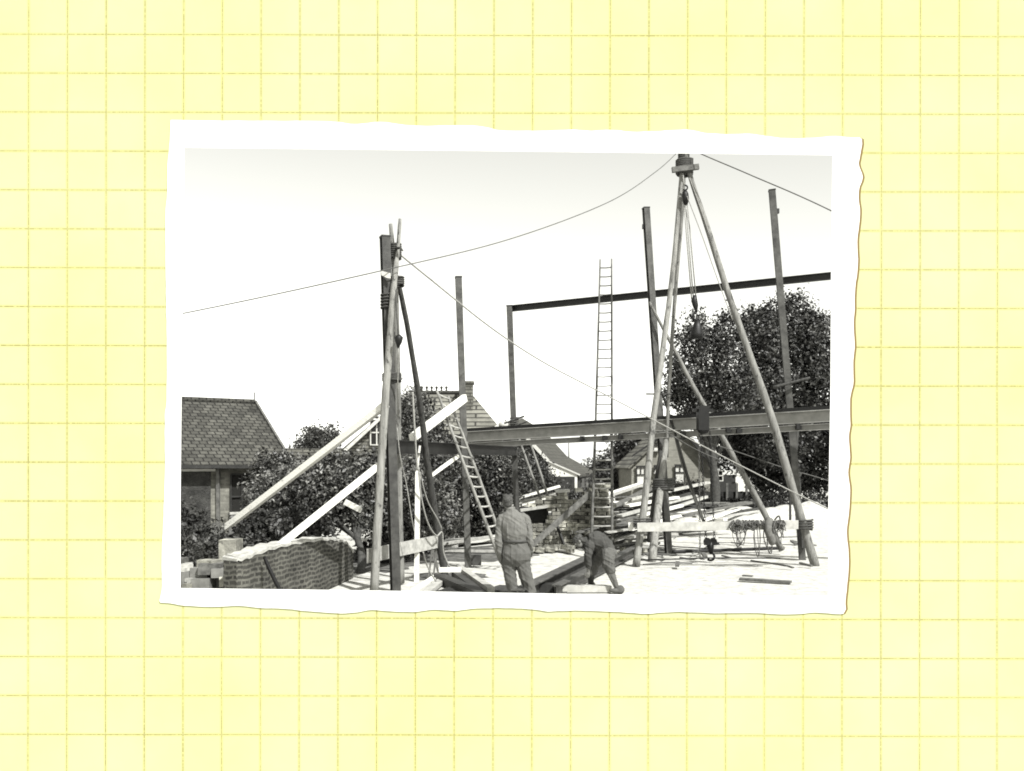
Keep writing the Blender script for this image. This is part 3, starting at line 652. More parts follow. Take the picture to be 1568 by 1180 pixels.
build(MB().box((G(818, Yr+.5).x, Yr+.62, zt(790)), (.85, .1, .5)), 'opening_board', M['dark_wood'], ru)
build(MB().bar(P(797, 781, Yr+.02), P(838, 775, Yr+.02), .4, .07), 'lintel', M['mortar_cap'], ru)
for x0, x1, y in ((850, 872, 752), (906, 938, 742)):
    build(MB().bar(P(x0, y, Yr+.45), P(x1, y-1, Yr+.45), .5, .08), 'coping', M['mortar_cap'], ru)
# fallen stones and bricks, all individuals of a few pixels
def brick_shape(): return MB().box((0, 0, .055), (.26, .13, .11))
fb = None; k = 0
for (x0, x1, y0, y1, cnt) in ((800, 880, 838, 846, 22), (905, 965, 820, 845, 26), (1025, 1120, 785, 812, 16), (940, 990, 815, 850, 16), (290, 345, 850, 900, 14)):
    for i in range(cnt):
        py = random.uniform(y0, y1); Y = gy(py); g = G(random.uniform(x0, x1), Y)
        if fb is None: o = build(brick_shape(), 'loose_brick', M['rubble'], origin=(0, 0, 0)); fb = o
        else: o = fb.copy(); COL.objects.link(o)
        o.location = (g.x, g.y, 0.0); o.rotation_euler = (random.uniform(-.2, .2), random.uniform(-.3, .3), random.uniform(0, 3.1)); o.scale = [random.uniform(.7, 1.4)]*3
        lab = ('loose old brick lying at the foot of the brick ruin', 'loose old brick lying right of the ruin pillar', 'loose old brick lying on the sand beyond the white tie board', 'loose old brick among the timber by the left tripod leg', 'loose pale brick in the far left corner by the garden wall')
        tag(o, lab[k], 'brick', 'loose bricks scattered on the ground')
    k += 1
# pale stump of wall in the far left corner
sw = thing('wall_stump', 'low heap of broken masonry and pale stones at the lower left corner', 'wall', G(310, 14.5))
rnd = random.Random(17)
for i in range(70):
    z = rnd.uniform(.03, .86); px0 = rnd.uniform(262, 345); Yq = 14.6+rnd.uniform(-.4, .6)*(1.1-z)
    if z > .86-.25*abs(math.sin(px0*.06)): continue
    build(MB().box((G(px0, Yq).x, Yq+.2, z), (rnd.uniform(.16, .42), rnd.uniform(.2, .35), rnd.uniform(.1, .22)), rnd.uniform(-.5, .5)), 'stone', M[rnd.choice(['rubble', 'mortar_cap', 'plank_grey', 'brick_ruin'])], sw)
build(MB().box((G(348, 15.5).x, 15.7, .55), (.3, .4, 1.1)), 'pier', M['rubble'], sw)

# sand heaps
def heap(label, x0, x1, Y, z, dpt, seed):
    m = MB(); a = G(x0, Y).x; c_ = G(x1, Y).x; nx_ = 26; ny_ = 10; vs = []
    for i in range(nx_+1):
        for j in range(ny_+1):
            u = i/nx_; v = j/ny_; x = a+(c_-a)*u; y = Y+dpt*v
            h = z*math.sin(math.pi*u)**.6*math.sin(math.pi*v)**.8*(.75+.5*noise.noise(Vector((x*.9, y*.9, seed))))
            vs.append((x, y, h-.08))
    m.add(vs, [(i*(ny_+1)+j, (i+1)*(ny_+1)+j, (i+1)*(ny_+1)+j+1, i*(ny_+1)+j+1) for i in range(nx_) for j in range(ny_)], True)
    return tag(build(m, 'sand_heap', M['sand'], recalc=False), label, 'sand heap')
heap('long low heap of bright sand in front of the dark scrub on the right', 1085, 1420, 35, 1.0, 5, 2)
heap('low sand heap among the timbers right of the ruin', 1000, 1120, 33, .55, 3, 5)

# ================================================================ STEEL FRAME
def steel_post(label, p_top, p_bot, Y, w=.17, turn=0, mat='steel_light', extra=None):
    t_ = P(*p_top, Y); b_ = P(*p_bot, Y); b_ = Vector((b_.x, b_.y, 0)) if abs(b_.z) < .35 else b_
    t = thing('steel_post', label, 'steel post', b_)
    d = (t_-b_).normalized(); face = Matrix.Rotation(turn, 3, 'Z') @ Vector((0, 1, 0))
    b0 = b_-up*.1
    build(MB().ibeam(b0, t_, w*1.05, w, .016, .012, face), 'shaft', M[mat], t)
    build(MB().bar(t_-d*.02, t_+d*.012, w*1.1, w*1.12, face), 'cap_plate', M['steel_dark'], t)
    if extra: extra(t, b_, t_)
    return t, b_, t_
def bolts(t, b_, t_, zs, w=.1):
    for z in zs:
        p = b_.lerp(t_, (z-b_.z)/(t_.z-b_.z)); build(MB().box(p+Vector((w, 0, 0)), (.07, .1, .12)), 'cleat', M['steel_dark'], t)
pA = steel_post('nearest tall steel post, dark and flat-topped, standing between the legs of the left tripod', (589.5, 362), (606, 903), 17.2, .165, math.radians(24), 'steel_mid', lambda t, b_, q_: bolts(t, b_, q_, (5.5, 4.9)))
pB = steel_post('steel post just behind the leaning rung ladder, white prop end against it', (702, 424), (717, 866), 21.5, .15, math.radians(8), 'steel_light', lambda t, b_, q_: build(MB().box(b_+Vector((.16, .05, .12)), (.3, .2, .24)), 'foot_block', M['steel_mid'], t))
pC = steel_post('slim steel post at the left end of the high thin girder', (780, 468), (793, 829), 28, .17, math.radians(-6))
pD = steel_post('steel post behind the left leg of the big tripod, rising above the high girder', (989, 318), (1024, 846), 24.75, .165, math.radians(12), 'steel_light', lambda t, b_, q_: bolts(t, b_, q_, (9.0,), -.1))
pE = steel_post('rightmost tall steel post standing before the large trees', (1182, 291), (1229, 854), 23.25, .165, math.radians(-12), 'steel_light', lambda t, b_, q_: bolts(t, b_, q_, (9.0,)))
def girder(name, label, a, c_, h, w, mat, ext=0, extra=None):
    a = Vector(a); c_ = Vector(c_); c_ = c_+(c_-a)*ext
    t = thing(name, label, 'steel girder', (a+c_)/2-up*h/2)
    build(MB().ibeam(a, c_, h, w, .022, .014), 'beam', M[mat], t)
    if extra: extra(t, a, c_)
    return t
girder('steel_girder', 'thin high girder running from the slim post across behind the tripod to the right edge', P(784, 472, 28.1), P(1274, 422, 23.6), .19, .12, 'steel_dark', .3)
def low_extra(t, a, c_):
    dn = Vector((0, 0, -1))
    build(MB().bar(a+up*.203, c_+up*.203, .20, .09), 'flange_shade_strip', M['iron'], t)  # dark bar added to imitate the top flange's shadow on the web
    build(MB().ibeam(a.lerp(c_, .0)+dn*.27+Vector((0, -.02, 0)), a.lerp(c_, .985)+dn*.27+Vector((0, -.02, 0)), .15, .18, .014, .01), 'lower_channel', M['girder'], t)
    for f_ in (.275, .325, .36, .49, .58, .60, .71, .86):
        p = a.lerp(c_, f_); build(MB().box(p+Vector((0, -.08, -.24+random.uniform(-.03, .03))), (.13, .12, .13)), 'clamp', M['iron'], t)
    p = a.lerp(c_, .495); build(MB().box(p+Vector((0, 0, -.37)), (.24, .16, .1)), 'clamp', M['iron'], t)
aM = P(716, 668.5, 27); cM = P(1272, 636, 22.3)
girder('steel_girder', 'long deep lower girder crossing the site behind both tripod legs, with channel bolted below', aM, cM, .31, .22, 'girder', .3, low_extra)
girder('steel_girder', 'short dark cross girder from the nearest post back to the slim post', P(608, 684, 17.5), P(790, 690.5, 27.9), .27, .14, 'steel_dark')
# brace pair and crossbars near slim post C
def pole(name, label, pts, rs, mat, cat, wob=.06, rope=None, group=None):
    """pts: (px, py, Y)"""
    w = [P(*p) for p in pts]; t = build(pole_mb(w, rs, wob), name, M[mat], origin=tuple(w[-1])); return tag(t, label, cat, group)
def plank(label, a, c_, w, h, mat='plank', name='plank', cat='plank', upv=(0, 0, 1), group=None):
    return tag(build(MB().bar(P(*a), P(*c_), w, h, upv, .01), name, M[mat]), label, cat, group)
pole('brace_pole', 'left one of two thin braces slanting down right from the slim post', [(795, 673, 27.3), (812, 720, 26.9), (832, 776, 26.5)], [.035, .04], 'pole', 'brace pole')
pole('brace_pole', 'right one of two thin braces slanting down right from the slim post', [(811, 675, 27.3), (827, 722, 26.9), (845, 780, 26.6)], [.035, .04], 'pole', 'brace pole')
pole('scaffold_pole', 'short dark scaffold pole lashed across the slim post above the girder', [(772, 648, 26.8), (803, 637, 26.8)], [.03, .03], 'pole_dark', 'scaffold pole')
pole('scaffold_pole', 'second short dark pole sticking out beside the slim post', [(782, 654, 26.9), (808, 645, 26.8)], [.025, .025], 'pole_dark', 'scaffold pole')
tag(build(coil_mb(P(787.5, 645, 27.9), .13, .25, 4, .02), 'rope_lashing', M['rope_dark'], recalc=False), 'dark rope lashing round the slim post', 'rope')
plank('white plank end poking up left of the slim post above the girder', (757, 657, 28.2), (776, 645, 28.2), .10, .14)
tag(build(MB().ellipsoid(P(771, 650, 27.9), (.16, .12, .12), 10, 6), 'white_sack', M['white_paint'], recalc=False), 'small white sack on the girder end left of the slim post', 'sack')

# ================================================================ LEFT TRIPOD
lt = thing('pole_tripod', 'left tripod of rough birch and dark poles lashed together over the nearest post', 'tripod', P(572, 905, 17.0)*1)
build(pole_mb([P(612.5, 335, 17.3), P(609, 385, 17.25), P(604, 430, 17.1), P(598.5, 500, 16.95), P(591, 600, 16.9), P(582, 740, 16.9), P(572.5, 909, 16.9)], [.028, .04, .058, .068, .075, .08, .085], .10), 'birch_leg', M['birch'], lt, recalc=False)
build(pole_mb([P(608, 426, 17.5), P(616, 460, 17.7), P(629, 530, 18.1), P(644, 625, 18.6), P(656, 720, 19.0), P(670, 810, 19.4), P(682, 885, 19.6)], [.045, .05, .054, .062, .07, .078, .084], .08), 'dark_leg', M['pole_dark'], lt, recalc=False)
build(pole_mb([P(598, 343, 17.5), P(603, 400, 17.45), P(606, 470, 17.6), P(608, 600, 17.9), P(610, 760, 18.1), P(613, 893, 18.2)], [.035, .05, .065, .075, .085, .09], .06), 'rear_leg', M['pole'], lt, recalc=False)
for c0_, r_, h_, t_ in ((P(605, 385, 17.35), .11, .28, 7), (P(607, 431, 17.35), .14, .16, 4)):
    build(coil_mb(c0_, r_, h_, t_, .022), 'lashing', M['rope_dark'], lt, recalc=False)
build(MB().tube([P(606, 380, 17.2), P(613, 379, 17.1), P(617, 384, 17.1)], [.03, .025, .012], 6), 'rope_tail', M['rope_dark'], lt, recalc=False)
tag(build(coil_mb(P(600, 578, 17.25), .17, .14, 4, .025), 'rope_lashing', M['rope_dark'], recalc=False), 'dark rope lashing halfway up the nearest post, with loose ends', 'rope')
tag(build(coil_mb(P(594, 462, 17.2), .13, .3, 5, .02), 'rope_lashing', M['rope_dark'], recalc=False), 'dark rope wound round the nearest post below its white board', 'rope')
wb = MB(); wb.prism([P(583, 414, 17.0), P(598, 418, 17.0), P(598, 426, 17.0), P(592, 425, 17.0), P(584, 421, 17.0)], (0, .03, 0))
tag(build(wb, 'white_board', M['white_paint']), 'small bright white board fixed high on the nearest post', 'board')
tb = thing('pulley_block', 'small dark diamond-shaped pulley block hanging in the left tripod', 'pulley block', P(607, 530, 17.1))
build(MB().tube([P(609.5, 533, 16.75), P(610.5, 524, 16.75), P(610.5, 517, 16.75), P(609.5, 513, 16.75)], [.012, .06, .085, .045], 8), 'block', M['iron'], tb, recalc=False)
build(MB().tube([P(609.5, 514, 16.75), P(609, 500, 16.78), P(607, 470, 16.9), P(606, 432, 17.1)], .014, 5), 'hanger', M['rope_dark'], tb, recalc=False)
build(MB().tube([P(609.5, 532, 16.75), P(610.5, 545, 16.8), P(609, 580, 17.0), P(610, 640, 17.2)], .014, 5), 'fall_rope', M['rope'], tb, recalc=False)
for (nm, lab, pts, r_) in (('rope', 'pale rope hanging from the tripod to the top of the white upright', [(632, 600, 17.8), (634, 640, 17.8), (637, 690, 17.9), (639, 720, 18)], .022),
    ('rope', 'slack pale rope looping from the white upright round the dark tripod leg', [(641, 715, 18.3), (645, 760, 18.4), (655, 800, 18.6), (668, 820, 18.9), (677, 815, 19.1), (679, 845, 19.2), (688, 868, 19.3)], .018),
    ('rope', 'thin pale rope curving from the white upright to the dark leg', [(643, 722, 18.4), (654, 765, 18.6), (670, 795, 18.9), (677, 812, 19.1)], .014),
    ('rope', 'thin rope trailing from the cross board down to the timber frame', [(648, 845, 17.3), (655, 868, 17.6), (668, 890, 17.7), (680, 898, 17.9)], .015),
    ('rope', 'thin grey rope hanging left of the white upright', [(608, 655, 17.3), (613, 700, 17.3), (622, 740, 17.5), (630, 790, 17.6), (634, 812, 17.7)], .012)):
    tag(build(MB().tube(spline([P(*p) for p in pts], 6), r_, 6), nm, M['rope'], recalc=False), lab, 'rope')
plank('long white timber prop from the nearest post down left towards the outbuilding', (328, 821, 19.3), (592, 618, 17.0), .12, .12, name='timber_prop', cat='timber prop')
plank('second white timber prop, lower, standing on the garden wall coping', (429, 834, 15.6), (583, 710, 17.0), .11, .10, name='timber_prop', cat='timber prop')
plank('short white plank sloping up to the middle post across the dark leg', (630, 671, 18.9), (712, 609, 21.0), .10, .17)
plank('thin white batten sloping up behind the dark leg below the cross girder', (657, 730, 20.3), (703, 697, 21.0), .05, .08, name='batten', cat='batten')
plank('short white board caught in the fruit tree branches', (528, 768, 21.3), (553, 781, 21.2), .05, .13, name='board', cat='board')
plank('pale thick board nailed level across the left tripod legs', (563, 851, 17.0), (669, 829, 19.3), .05, .27, 'plank_pale', name='tie_board', cat='board')
up_ = thing('timber_upright', 'white square timber upright with a split top beside the nearest post', 'timber upright', P(638, 888, 18.7))
build(MB().bar(P(638, 893, 18.7), P(640, 722, 18.7), .10, .10, (0, 1, 0)), 'shaft', M['plank'], up_)
build(MB().bar(P(638.5, 722, 18.7), P(643, 682, 18.7), .04, .05, (0, 1, 0)), 'split_top', M['plank'], up_)

def ladder(label, Lt, Lb, Rt, Rb, nr, rr, rung_r, mat, rmat, f0=.02, f1=.98, group=None, grow=.5, low=None):
    Lt, Lb, Rt, Rb = [Vector(x) for x in (Lt, Lb, Rt, Rb)]
    t = thing('ladder', label, 'ladder', (Lb+Rb)/2)
    for a, c_ in ((Lt, Lb), (Rt, Rb)):
        m_ = MB().tube(spline([a, a.lerp(c_, .5)+Vector((random.uniform(-.02, .02), 0, 0)), c_], 8), [rr*(.8+grow*i/16) for i in range(17)], 7, True, .05); build(m_, 'rail', M[mat], t, recalc=False)
    for i in range(nr):
        f_ = f0+(f1-f0)*i/(nr-1); a = Lt.lerp(Lb, f_); c_ = Rt.lerp(Rb, f_)
        build(MB().tube([a, a.lerp(c_, .5)-up*.01, c_], rung_r*(1.5 if low and f_ > .68 else 1), 6), 'rung', M[low if low and f_ > .68 else rmat], t, recalc=False)
    return t
ladder('pale pole ladder leaning steeply down right beside the middle post', P(669, 598, 20.6), P(766, 858, 20.9), P(686, 606, 20.9), P(778, 852, 21.4), 17, .036, .024, 'birch', 'plank_pale')
ladder('very tall thin ladder standing against the high girder in front of the brick ruin', P(919, 397, 26.1), P(905, 841, 25.35), P(936.5, 396, 26.1), P(937, 841, 25.35), 31, .026, .016, 'plank_grey', 'pole_dark', .03, .985, grow=1.1, low='plank_pale')

# ================================================================ BIG TRIPOD, HOIST
bt = thing('hoist_tripod', 'big three-legged timber hoist tripod reaching past the top of the picture', 'tripod', P(1110, 864, 21.7))
build(pole_mb([P(1049, 196, 22.95), P(1044, 262, 22.85), P(1032, 400, 22.6), P(1017, 520, 22.4), P(1001, 640, 22.15), P(988, 760, 21.95), P(974, 867, 21.75)], [.05, .055, .062, .07, .078, .086, .095], .06), 'leg', M['birch'], bt, recalc=False)
build(pole_mb([P(1041, 190, 22.8), P(1055, 262, 22.8), P(1082, 345, 22.65), P(1112, 440, 22.5), P(1147, 540, 22.3), P(1182, 640, 22.1), P(1214, 750, 21.9), P(1249, 868, 21.7)], [.05, .058, .068, .078, .086, .094, .10, .105], .06), 'leg', M['pole'], bt, recalc=False)
build(pole_mb([P(1048, 200, 23.1), P(1046, 300, 23.4), P(1034, 450, 23.7), P(1024, 600, 24.0), P(1021, 700, 24.2)], [.05, .05, .05, .045], .04), 'rear_leg', M['pole'], bt, recalc=False)
build(MB().bar(P(1029, 260, 22.65), P(1070, 255, 22.65), .1, .13), 'crossbar', M['plank_grey'], bt)
for c0_, r_, h_, t_ in ((P(1048, 256, 22.85), .20, .36, 8), (P(1047, 238, 22.9), .12, .25, 5)): build(coil_mb(c0_, r_, h_, t_, .035), 'lashing', M['rope_dark'], bt, recalc=False)
build(MB().ellipsoid(P(1048, 256, 22.85), (.17, .15, .2), 10, 7), 'lashing_core', M['rope_dark'], bt, recalc=False)
def hook_pts(px, py, Y, r, flip=1):
    c0 = P(px, py, Y); return [c0+Vector((flip*r*math.sin(a), 0, r*math.cos(a))) for a in [math.radians(x) for x in range(-10, 250, 20)]]
hk = thing('block_and_tackle', 'long rope block and tackle hanging from the big tripod head with hook and dark weight', 'tackle', P(1067, 520, 22.6))
build(MB().tube([P(1046, 265, 22.7), P(1047, 283, 22.6)], .018, 5), 'sling', M['rope'], hk, recalc=False)
build(MB().tube(hook_pts(1049, 287, 22.6, .06), .022, 6), 'upper_hook', M['iron'], hk, recalc=False)
build(MB().tube([P(1049, 292, 22.6), P(1049, 297, 22.6), P(1050, 306, 22.6), P(1050, 313, 22.6)], [.05, .085, .085, .05], 10, True), 'upper_block', M['iron'], hk, recalc=False)
for a_, c_ in (((1047.5, 311), (1059, 458)), ((1050, 311), (1062, 460)), ((1052.5, 311), (1066, 458))):
    build(MB().tube([P(*a_, 22.6), P(*c_, 22.6)], .016, 6), 'fall_rope', M['rope'], hk, recalc=False)
build(MB().tube([P(1064, 452, 22.6), P(1063, 460, 22.6), P(1065, 468, 22.6), P(1066.5, 479, 22.6)], [.045, .08, .07, .018], 10), 'lower_block', M['iron'], hk, recalc=False)
build(MB().tube(hook_pts(1066, 484, 22.6, .085, -1), .026, 6), 'lower_hook', M['iron'], hk, recalc=False)
wt = MB(); wt.loft([(*P(1067, 520, 22.6).xy, P(1067, 518, 22.6).z, .16, .14), (*P(1067, 520, 22.6).xy, P(1067, 511, 22.6).z, .17, .15), (*P(1067.5, 500, 22.6).xy, P(1067, 500, 22.6).z, .115, .10), (*P(1068, 490, 22.6).xy, P(1067, 490, 22.6).z, .06, .05)])
for i in range(9):
    q_ = P(1067+random.uniform(-8, 8), random.uniform(505, 526), 22.6+random.uniform(-.1, .1)); wt.ellipsoid(q_, (random.uniform(.04, .08),)*3, 8, 6)
build(wt, 'weight', M['iron'], hk)
tag(build(MB().tube(spline([P(1052, 300, 22.5), P(1075, 360, 22.4), P(1098, 425, 22.3), P(1122, 490, 22.1)], 5), .012, 5), 'rope', M['rope'], recalc=False), 'thin pale hauling rope slanting from the tripod head inside its right leg', 'rope')
tag(build(MB().tube(spline([P(1056, 272, 22.7), P(1080, 340, 22.6), P(1105, 415, 22.5)], 5), .016, 5), 'rope', M['rope'], recalc=False), 'short pale rope lying along the upper right tripod leg', 'rope')
# chain hoist on the lower girder
gp0 = aM.lerp(cM, .645)
chh = thing('chain_hoist', 'dark chain hoist clamped on the lower girder, its hook near the ground', 'chain hoist', P(1087, 850, 22.6))
Yh = P(1075, 640, 23.0).y
build(MB().box(P(1076, 640, Yh-.15), (.26, .34, .62)), 'clamp', M['iron'], chh)
build(MB().box(P(1076, 628, Yh-.15), (.5, .2, .08)), 'clamp_bar', M['iron'], chh)
build(MB().ellipsoid(P(1077, 657, Yh-.2), (.16, .12, .13), 10, 7), 'upper_wheel', M['iron'], chh, recalc=False)
def chain(p0, p1, r=.02):
    m = MB(); L_ = (p1-p0).length; k_ = int(L_/.075)
    for i in range(k_):
        c0 = p0.lerp(p1, (i+.5)/k_); ax = Vector((1, 0, 0)) if i % 2 else Vector((0, 1, 0)); d = (p1-p0).normalized()
        pts = [c0+ax*math.cos(a)*r+d*math.sin(a)*.048 for a in [j*math.pi/4 for j in range(9)]]; m.tube(pts, .0085, 4, False)
    return m
for x0, x1 in ((1073, 1081), (1087, 1094), (1070, 1072)):
    if x0 == 1070: build(chain(P(x0, 662, Yh-.2), P(x1, 855, 22.6)), 'hand_chain', M['wire'], chh, recalc=False)
    else: build(chain(P(x0, 660, Yh-.2), P(x1, 828, 22.6), .026), 'chain', M['iron'], chh, recalc=False)
for x in (1083, 1092): build(MB().tube([P(x, 829, 22.66), P(x, 829, 22.52)], .10, 12), 'sheave', M['iron'], chh, recalc=False)
build(MB().tube([P(1078, 833, 22.58), P(1101, 832, 22.58)], .03, 6), 'axle', M['iron'], chh, recalc=False)
build(MB().tube([P(1087, 830, 22.6), P(1088, 838, 22.6), P(1089, 848, 22.6)], [.09, .09, .04], 8), 'block', M['iron'], chh, recalc=False)
build(MB().tube(hook_pts(1088, 852, 22.6, .095), .03, 7), 'hook', M['iron'], chh, recalc=False)
plank('long thick pale tie board lashed level across the big tripod legs', (976, 807, 21.5), (1222, 803, 21.5), .06, .21, 'tie', name='tie_board', cat='board')
plank('short white board end sticking out left of the left tripod foot', (962, 806, 21.9), (971, 806, 21.9), .06, .2, 'plank', name='board', cat='board')
tag(build(coil_mb(P(983, 800, 21.8), .2, .22, 4, .02), 'rope_lashing', M['rope_dark'], recalc=False), 'dark rope lashing holding the tie board to the left tripod leg', 'rope')
tag(build(coil_mb(P(1231, 803, 21.75), .2, .25, 4, .025), 'rope_lashing', M['rope_dark'], recalc=False), 'dark rope lashing holding the tie board to the right tripod leg', 'rope')
plank('dark wooden wedge block behind the foot of the right tripod leg', (1231, 838, 23), (1229, 800, 23), .16, .22, 'pole_dark', name='block', cat='wooden block')
pole('prop_pole', 'thick pale prop pole standing beside the left tripod leg, tied to the post', [(1021, 668, 24.2), (1012, 740, 23.8), (998, 862, 22.9)], [.07, .09, .11], 'birch', 'prop pole')
pole('prop_pole', 'dark prop pole leaning beside the pale prop pole behind the tie board', [(1013, 690, 24.1), (1003, 760, 24), (995, 830, 23.8)], [.07, .09], 'pole_dark', 'prop pole')
tag(build(coil_mb(P(1016, 742, 23.9), .26, .3, 5, .04), 'rope_lashing', M['rope_dark'], recalc=False), 'thick dark lashing binding the prop poles to the post', 'rope')
dB = pole('prop_pole', 'long prop pole slanting from the tall post down right under the girder', [(994, 462, 24.5), (1030, 530, 24.5), (1062, 592, 24.5), (1118, 690, 24.5), (1165, 775, 24.5), (1197, 842, 24.6)], [.035, .05, .062, .075, .082, .085], 'pole', 'prop pole')
pole('brace_pole', 'thin dark brace with a crossbar top right of the tall post', [(1013, 600, 24.2), (1030, 650, 24.1), (1052, 725, 24), (1078, 800, 23.9)], [.03, .04], 'pole_dark', 'brace pole')
pole('brace_pole', 'thin brace slanting down right under the girder from the tall post', [(1034, 668, 24.2), (1048, 720, 24.1), (1076, 795, 23.8)], [.035, .04], 'pole', 'brace pole')
pole('crossbar', 'short level bar across the tall post and tripod leg above the girder', [(989, 603, 23.9), (1029, 603, 23.9)], [.022, .022], 'pole_dark', 'bar')
pole('scaffold_pole', 'slim dark pole lying across the rightmost post before the tree', [(1184, 593, 23), (1240, 578, 23)], [.045, .03], 'pole_dark', 'scaffold pole')
pole('prop_pole', 'pale forked prop in the shade behind the right tripod leg', [(1221, 640, 24.6), (1217, 700, 24.5), (1216, 706, 24.5)], [.08, .02], 'pole_dark', 'prop pole')
pole('stake', 'thin stake standing upright left of the right tripod leg', [(1210, 752, 26), (1210, 796, 26)], [.03, .035], 'pole_dark', 'stake')

# rope and net bundle hung over the tie board
rb = thing('rope_bundle', 'tangled bundle of cord and netting hung over the long tie board', 'rope bundle', P(1160, 800, 21.4))
rnd = random.Random(4)
for i in range(44):
    x = rnd.uniform(1122, 1163) if i < 28 else rnd.uniform(1166, 1200); w_ = rnd.uniform(2, 7); ln = rnd.uniform(5, 20) if rnd.random() < .7 else rnd.uniform(20, 62)
    pts = [P(x-w_*.4, 797+rnd.uniform(-2, 2), 21.42), P(x-w_, 797+ln*.5, 21.36+rnd.uniform(-.05, .03)), P(x+rnd.uniform(-6, 6), 797+ln, 21.35), P(x+w_, 797+ln*.5, 21.38), P(x+w_*.4, 796, 21.42)]
    build(MB().tube(spline(pts, 5), rnd.uniform(.007, .016), 5), 'cord_loop', M['rope_dark'] if rnd.random() < .5 else M['wire'], rb, recalc=False)
build(MB().tube(spline([P(1178, 794, 21.4), P(1176, 812, 21.3), P(1183, 830, 21.35), P(1180, 818, 21.4)], 5), .09, 7), 'cloth_bundle', M['plank_grey'], rb, recalc=False)
build(MB().tube(spline([P(1186, 796, 21.45), P(1193, 790, 21.4), P(1196, 806, 21.35)], 5), .02, 6), 'cord_loop', M['rope_dark'], rb, recalc=False)

# ================================================================ WIRES
def wire(label, pts, r, mat='wire', name='wire', cat='wire'):
    return tag(build(MB().tube(spline([P(*p) for p in pts], 10), r, 6), name, M[mat], recalc=False), label, cat)
wire('long thin guy wire sagging from the big tripod head to the left edge', [(1044, 226, 22.8), (1005, 262, 22.2), (930, 310, 21.2), (780, 366, 19.2), (585, 414, 16.9), (313, 473, 17.5), (60, 520, 18.5), (-300, 575, 20)], .010)
wire('guy wire running from the big tripod head down to the right edge', [(1050, 222, 22.8), (1075, 236, 22.4), (1150, 268, 21.8), (1274, 323, 20.9), (1500, 440, 19.5)], .014)
wire('pale guy rope falling from the left tripod across the site to the lower right', [(607, 385, 17.3), (660, 428, 17.9), (750, 500, 18.9), (830, 553, 19.8), (925, 603, 20.7), (1005, 645, 21.4), (1125, 708, 21.4), (1262, 776, 21.4), (1400, 838, 21.4)], .017, 'rope', 'guy_rope', 'rope')
wire('faint second guy wire in the shade under the big trees', [(1030, 660, 24.0), (1130, 692, 24.0), (1200, 716, 24), (1272, 737, 24.0), (1420, 790, 24.2)], .013, 'wire')
wire('thin loose cord dropping across the cottage front to the tripod leg', [(1005, 652, 22.6), (1070, 690, 22.5), (1135, 716, 22.3)], .010, 'wire', 'cord', 'cord')

# ================================================================ TIMBER AND STEEL ON THE GROUND
rnd = random.Random(11)
def ground_beam(label, a, c_, h, w, mat='steel_mid', name='steel_beam', cat='steel beam', z=None):
    A_ = G(a[0], gy(a[1])); C_ = G(c_[0], gy(c_[1])); zz = h/2 if z is None else z
    return tag(build(MB().ibeam(A_+up*zz, C_+up*zz, h, w, .02, .016), name, M[mat]), label, cat)
ground_beam('steel beam lying on the sand between the two men, left one', (792, 926), (912, 862), .26, .24, 'steel_light')
ground_beam('steel beam lying on the sand passing under the bending man', (852, 912), (975, 846), .20, .18, 'steel_light')
def on_ground(label, a, c_, w, h, mat, name='plank', cat='plank', z0=0, group=None):
    A_ = G(a[0], gy(a[1])); C_ = G(c_[0], gy(c_[1]))
    return tag(build(MB().bar(A_+up*(h/2+z0), C_+up*(h/2+z0), w, h, (0, 0, 1), .01), name, M[mat]), label, cat, group)
on_ground('thick pale sleeper lying at the feet of the bending man', (848, 906), (936, 905.5), .22, .12, 'tie', 'sleeper', 'timber')
on_ground('dark square block at the left end of the pale sleeper', (826, 907), (847, 907), .28, .17, 'dark_wood', 'block', 'block')
on_ground('dark plank half buried in sand, lower right', (1133, 888), (1211, 893), .16, .05, 'plank_grey')
on_ground('small dark chip of board lying just above the half buried plank', (1137, 882), (1153, 883), .1, .03, 'plank_grey', 'board', 'board')
on_ground('dark slab imitating the ground shadow at the left foot of the standing man', (760, 912), (784, 904), .5, .1, 'pole_dark', 'board', 'board')  # shadow beside the standing man, laid on the sand as a dark slab
# frame of channels and planks, bottom left of the men
on_ground('steel channel sloping down right in the frame heap, left of the standing man', (672, 890), (735, 918), .22, .16, 'steel_mid', 'steel_channel', 'steel channel')
on_ground('pale edged channel at the right side of the frame heap', (704, 880), (752, 916), .14, .2, 'plank_pale', 'channel', 'channel')
on_ground('dark channel beside the pale edged one in the frame heap', (697, 884), (740, 918), .16, .12, 'steel_mid', 'steel_channel', 'steel channel', .02)
on_ground('white batten across the top of the frame heap', (672, 886), (707, 886), .06, .1, 'plank', 'batten', 'batten', .14)
on_ground('upper white plank of the pair left of the frame heap', (671, 886), (636, 910), .16, .08, 'plank', 'plank', 'plank', .02)
on_ground('lower white plank of the pair left of the frame heap', (680, 890), (650, 915), .16, .08, 'plank_pale', 'plank', 'plank', .02)
on_ground('dark board lying under the frame heap', (676, 906), (712, 908), .7, .05, 'dark_wood', 'board', 'board')
st = thing('trestle', 'small pale A-shaped trestle beside the foot of the dark tripod leg', 'trestle', G(664, 19.0))
for a_, c_ in (((662, 840), (656, 886)), ((662, 842), (674, 884)), ((668, 845), (664, 880))): build(MB().bar(P(*a_, 18.9), P(*c_, 18.9), .035, .06), 'leg', M['plank_grey'], st)
plank('dark diagonal board leaning across the brick ruin', (797, 850, 24.9), (906, 753, 25.7), .04, .17, 'plank_grey', name='board', cat='board')
plank('short dark strip imitating a shaded gap in the face of the ruin', (852, 802, 26.1), (866, 841, 25.6), .05, .09, 'dark_wood', 'board', 'board')  # dark strip put in for a shaded gap in the masonry
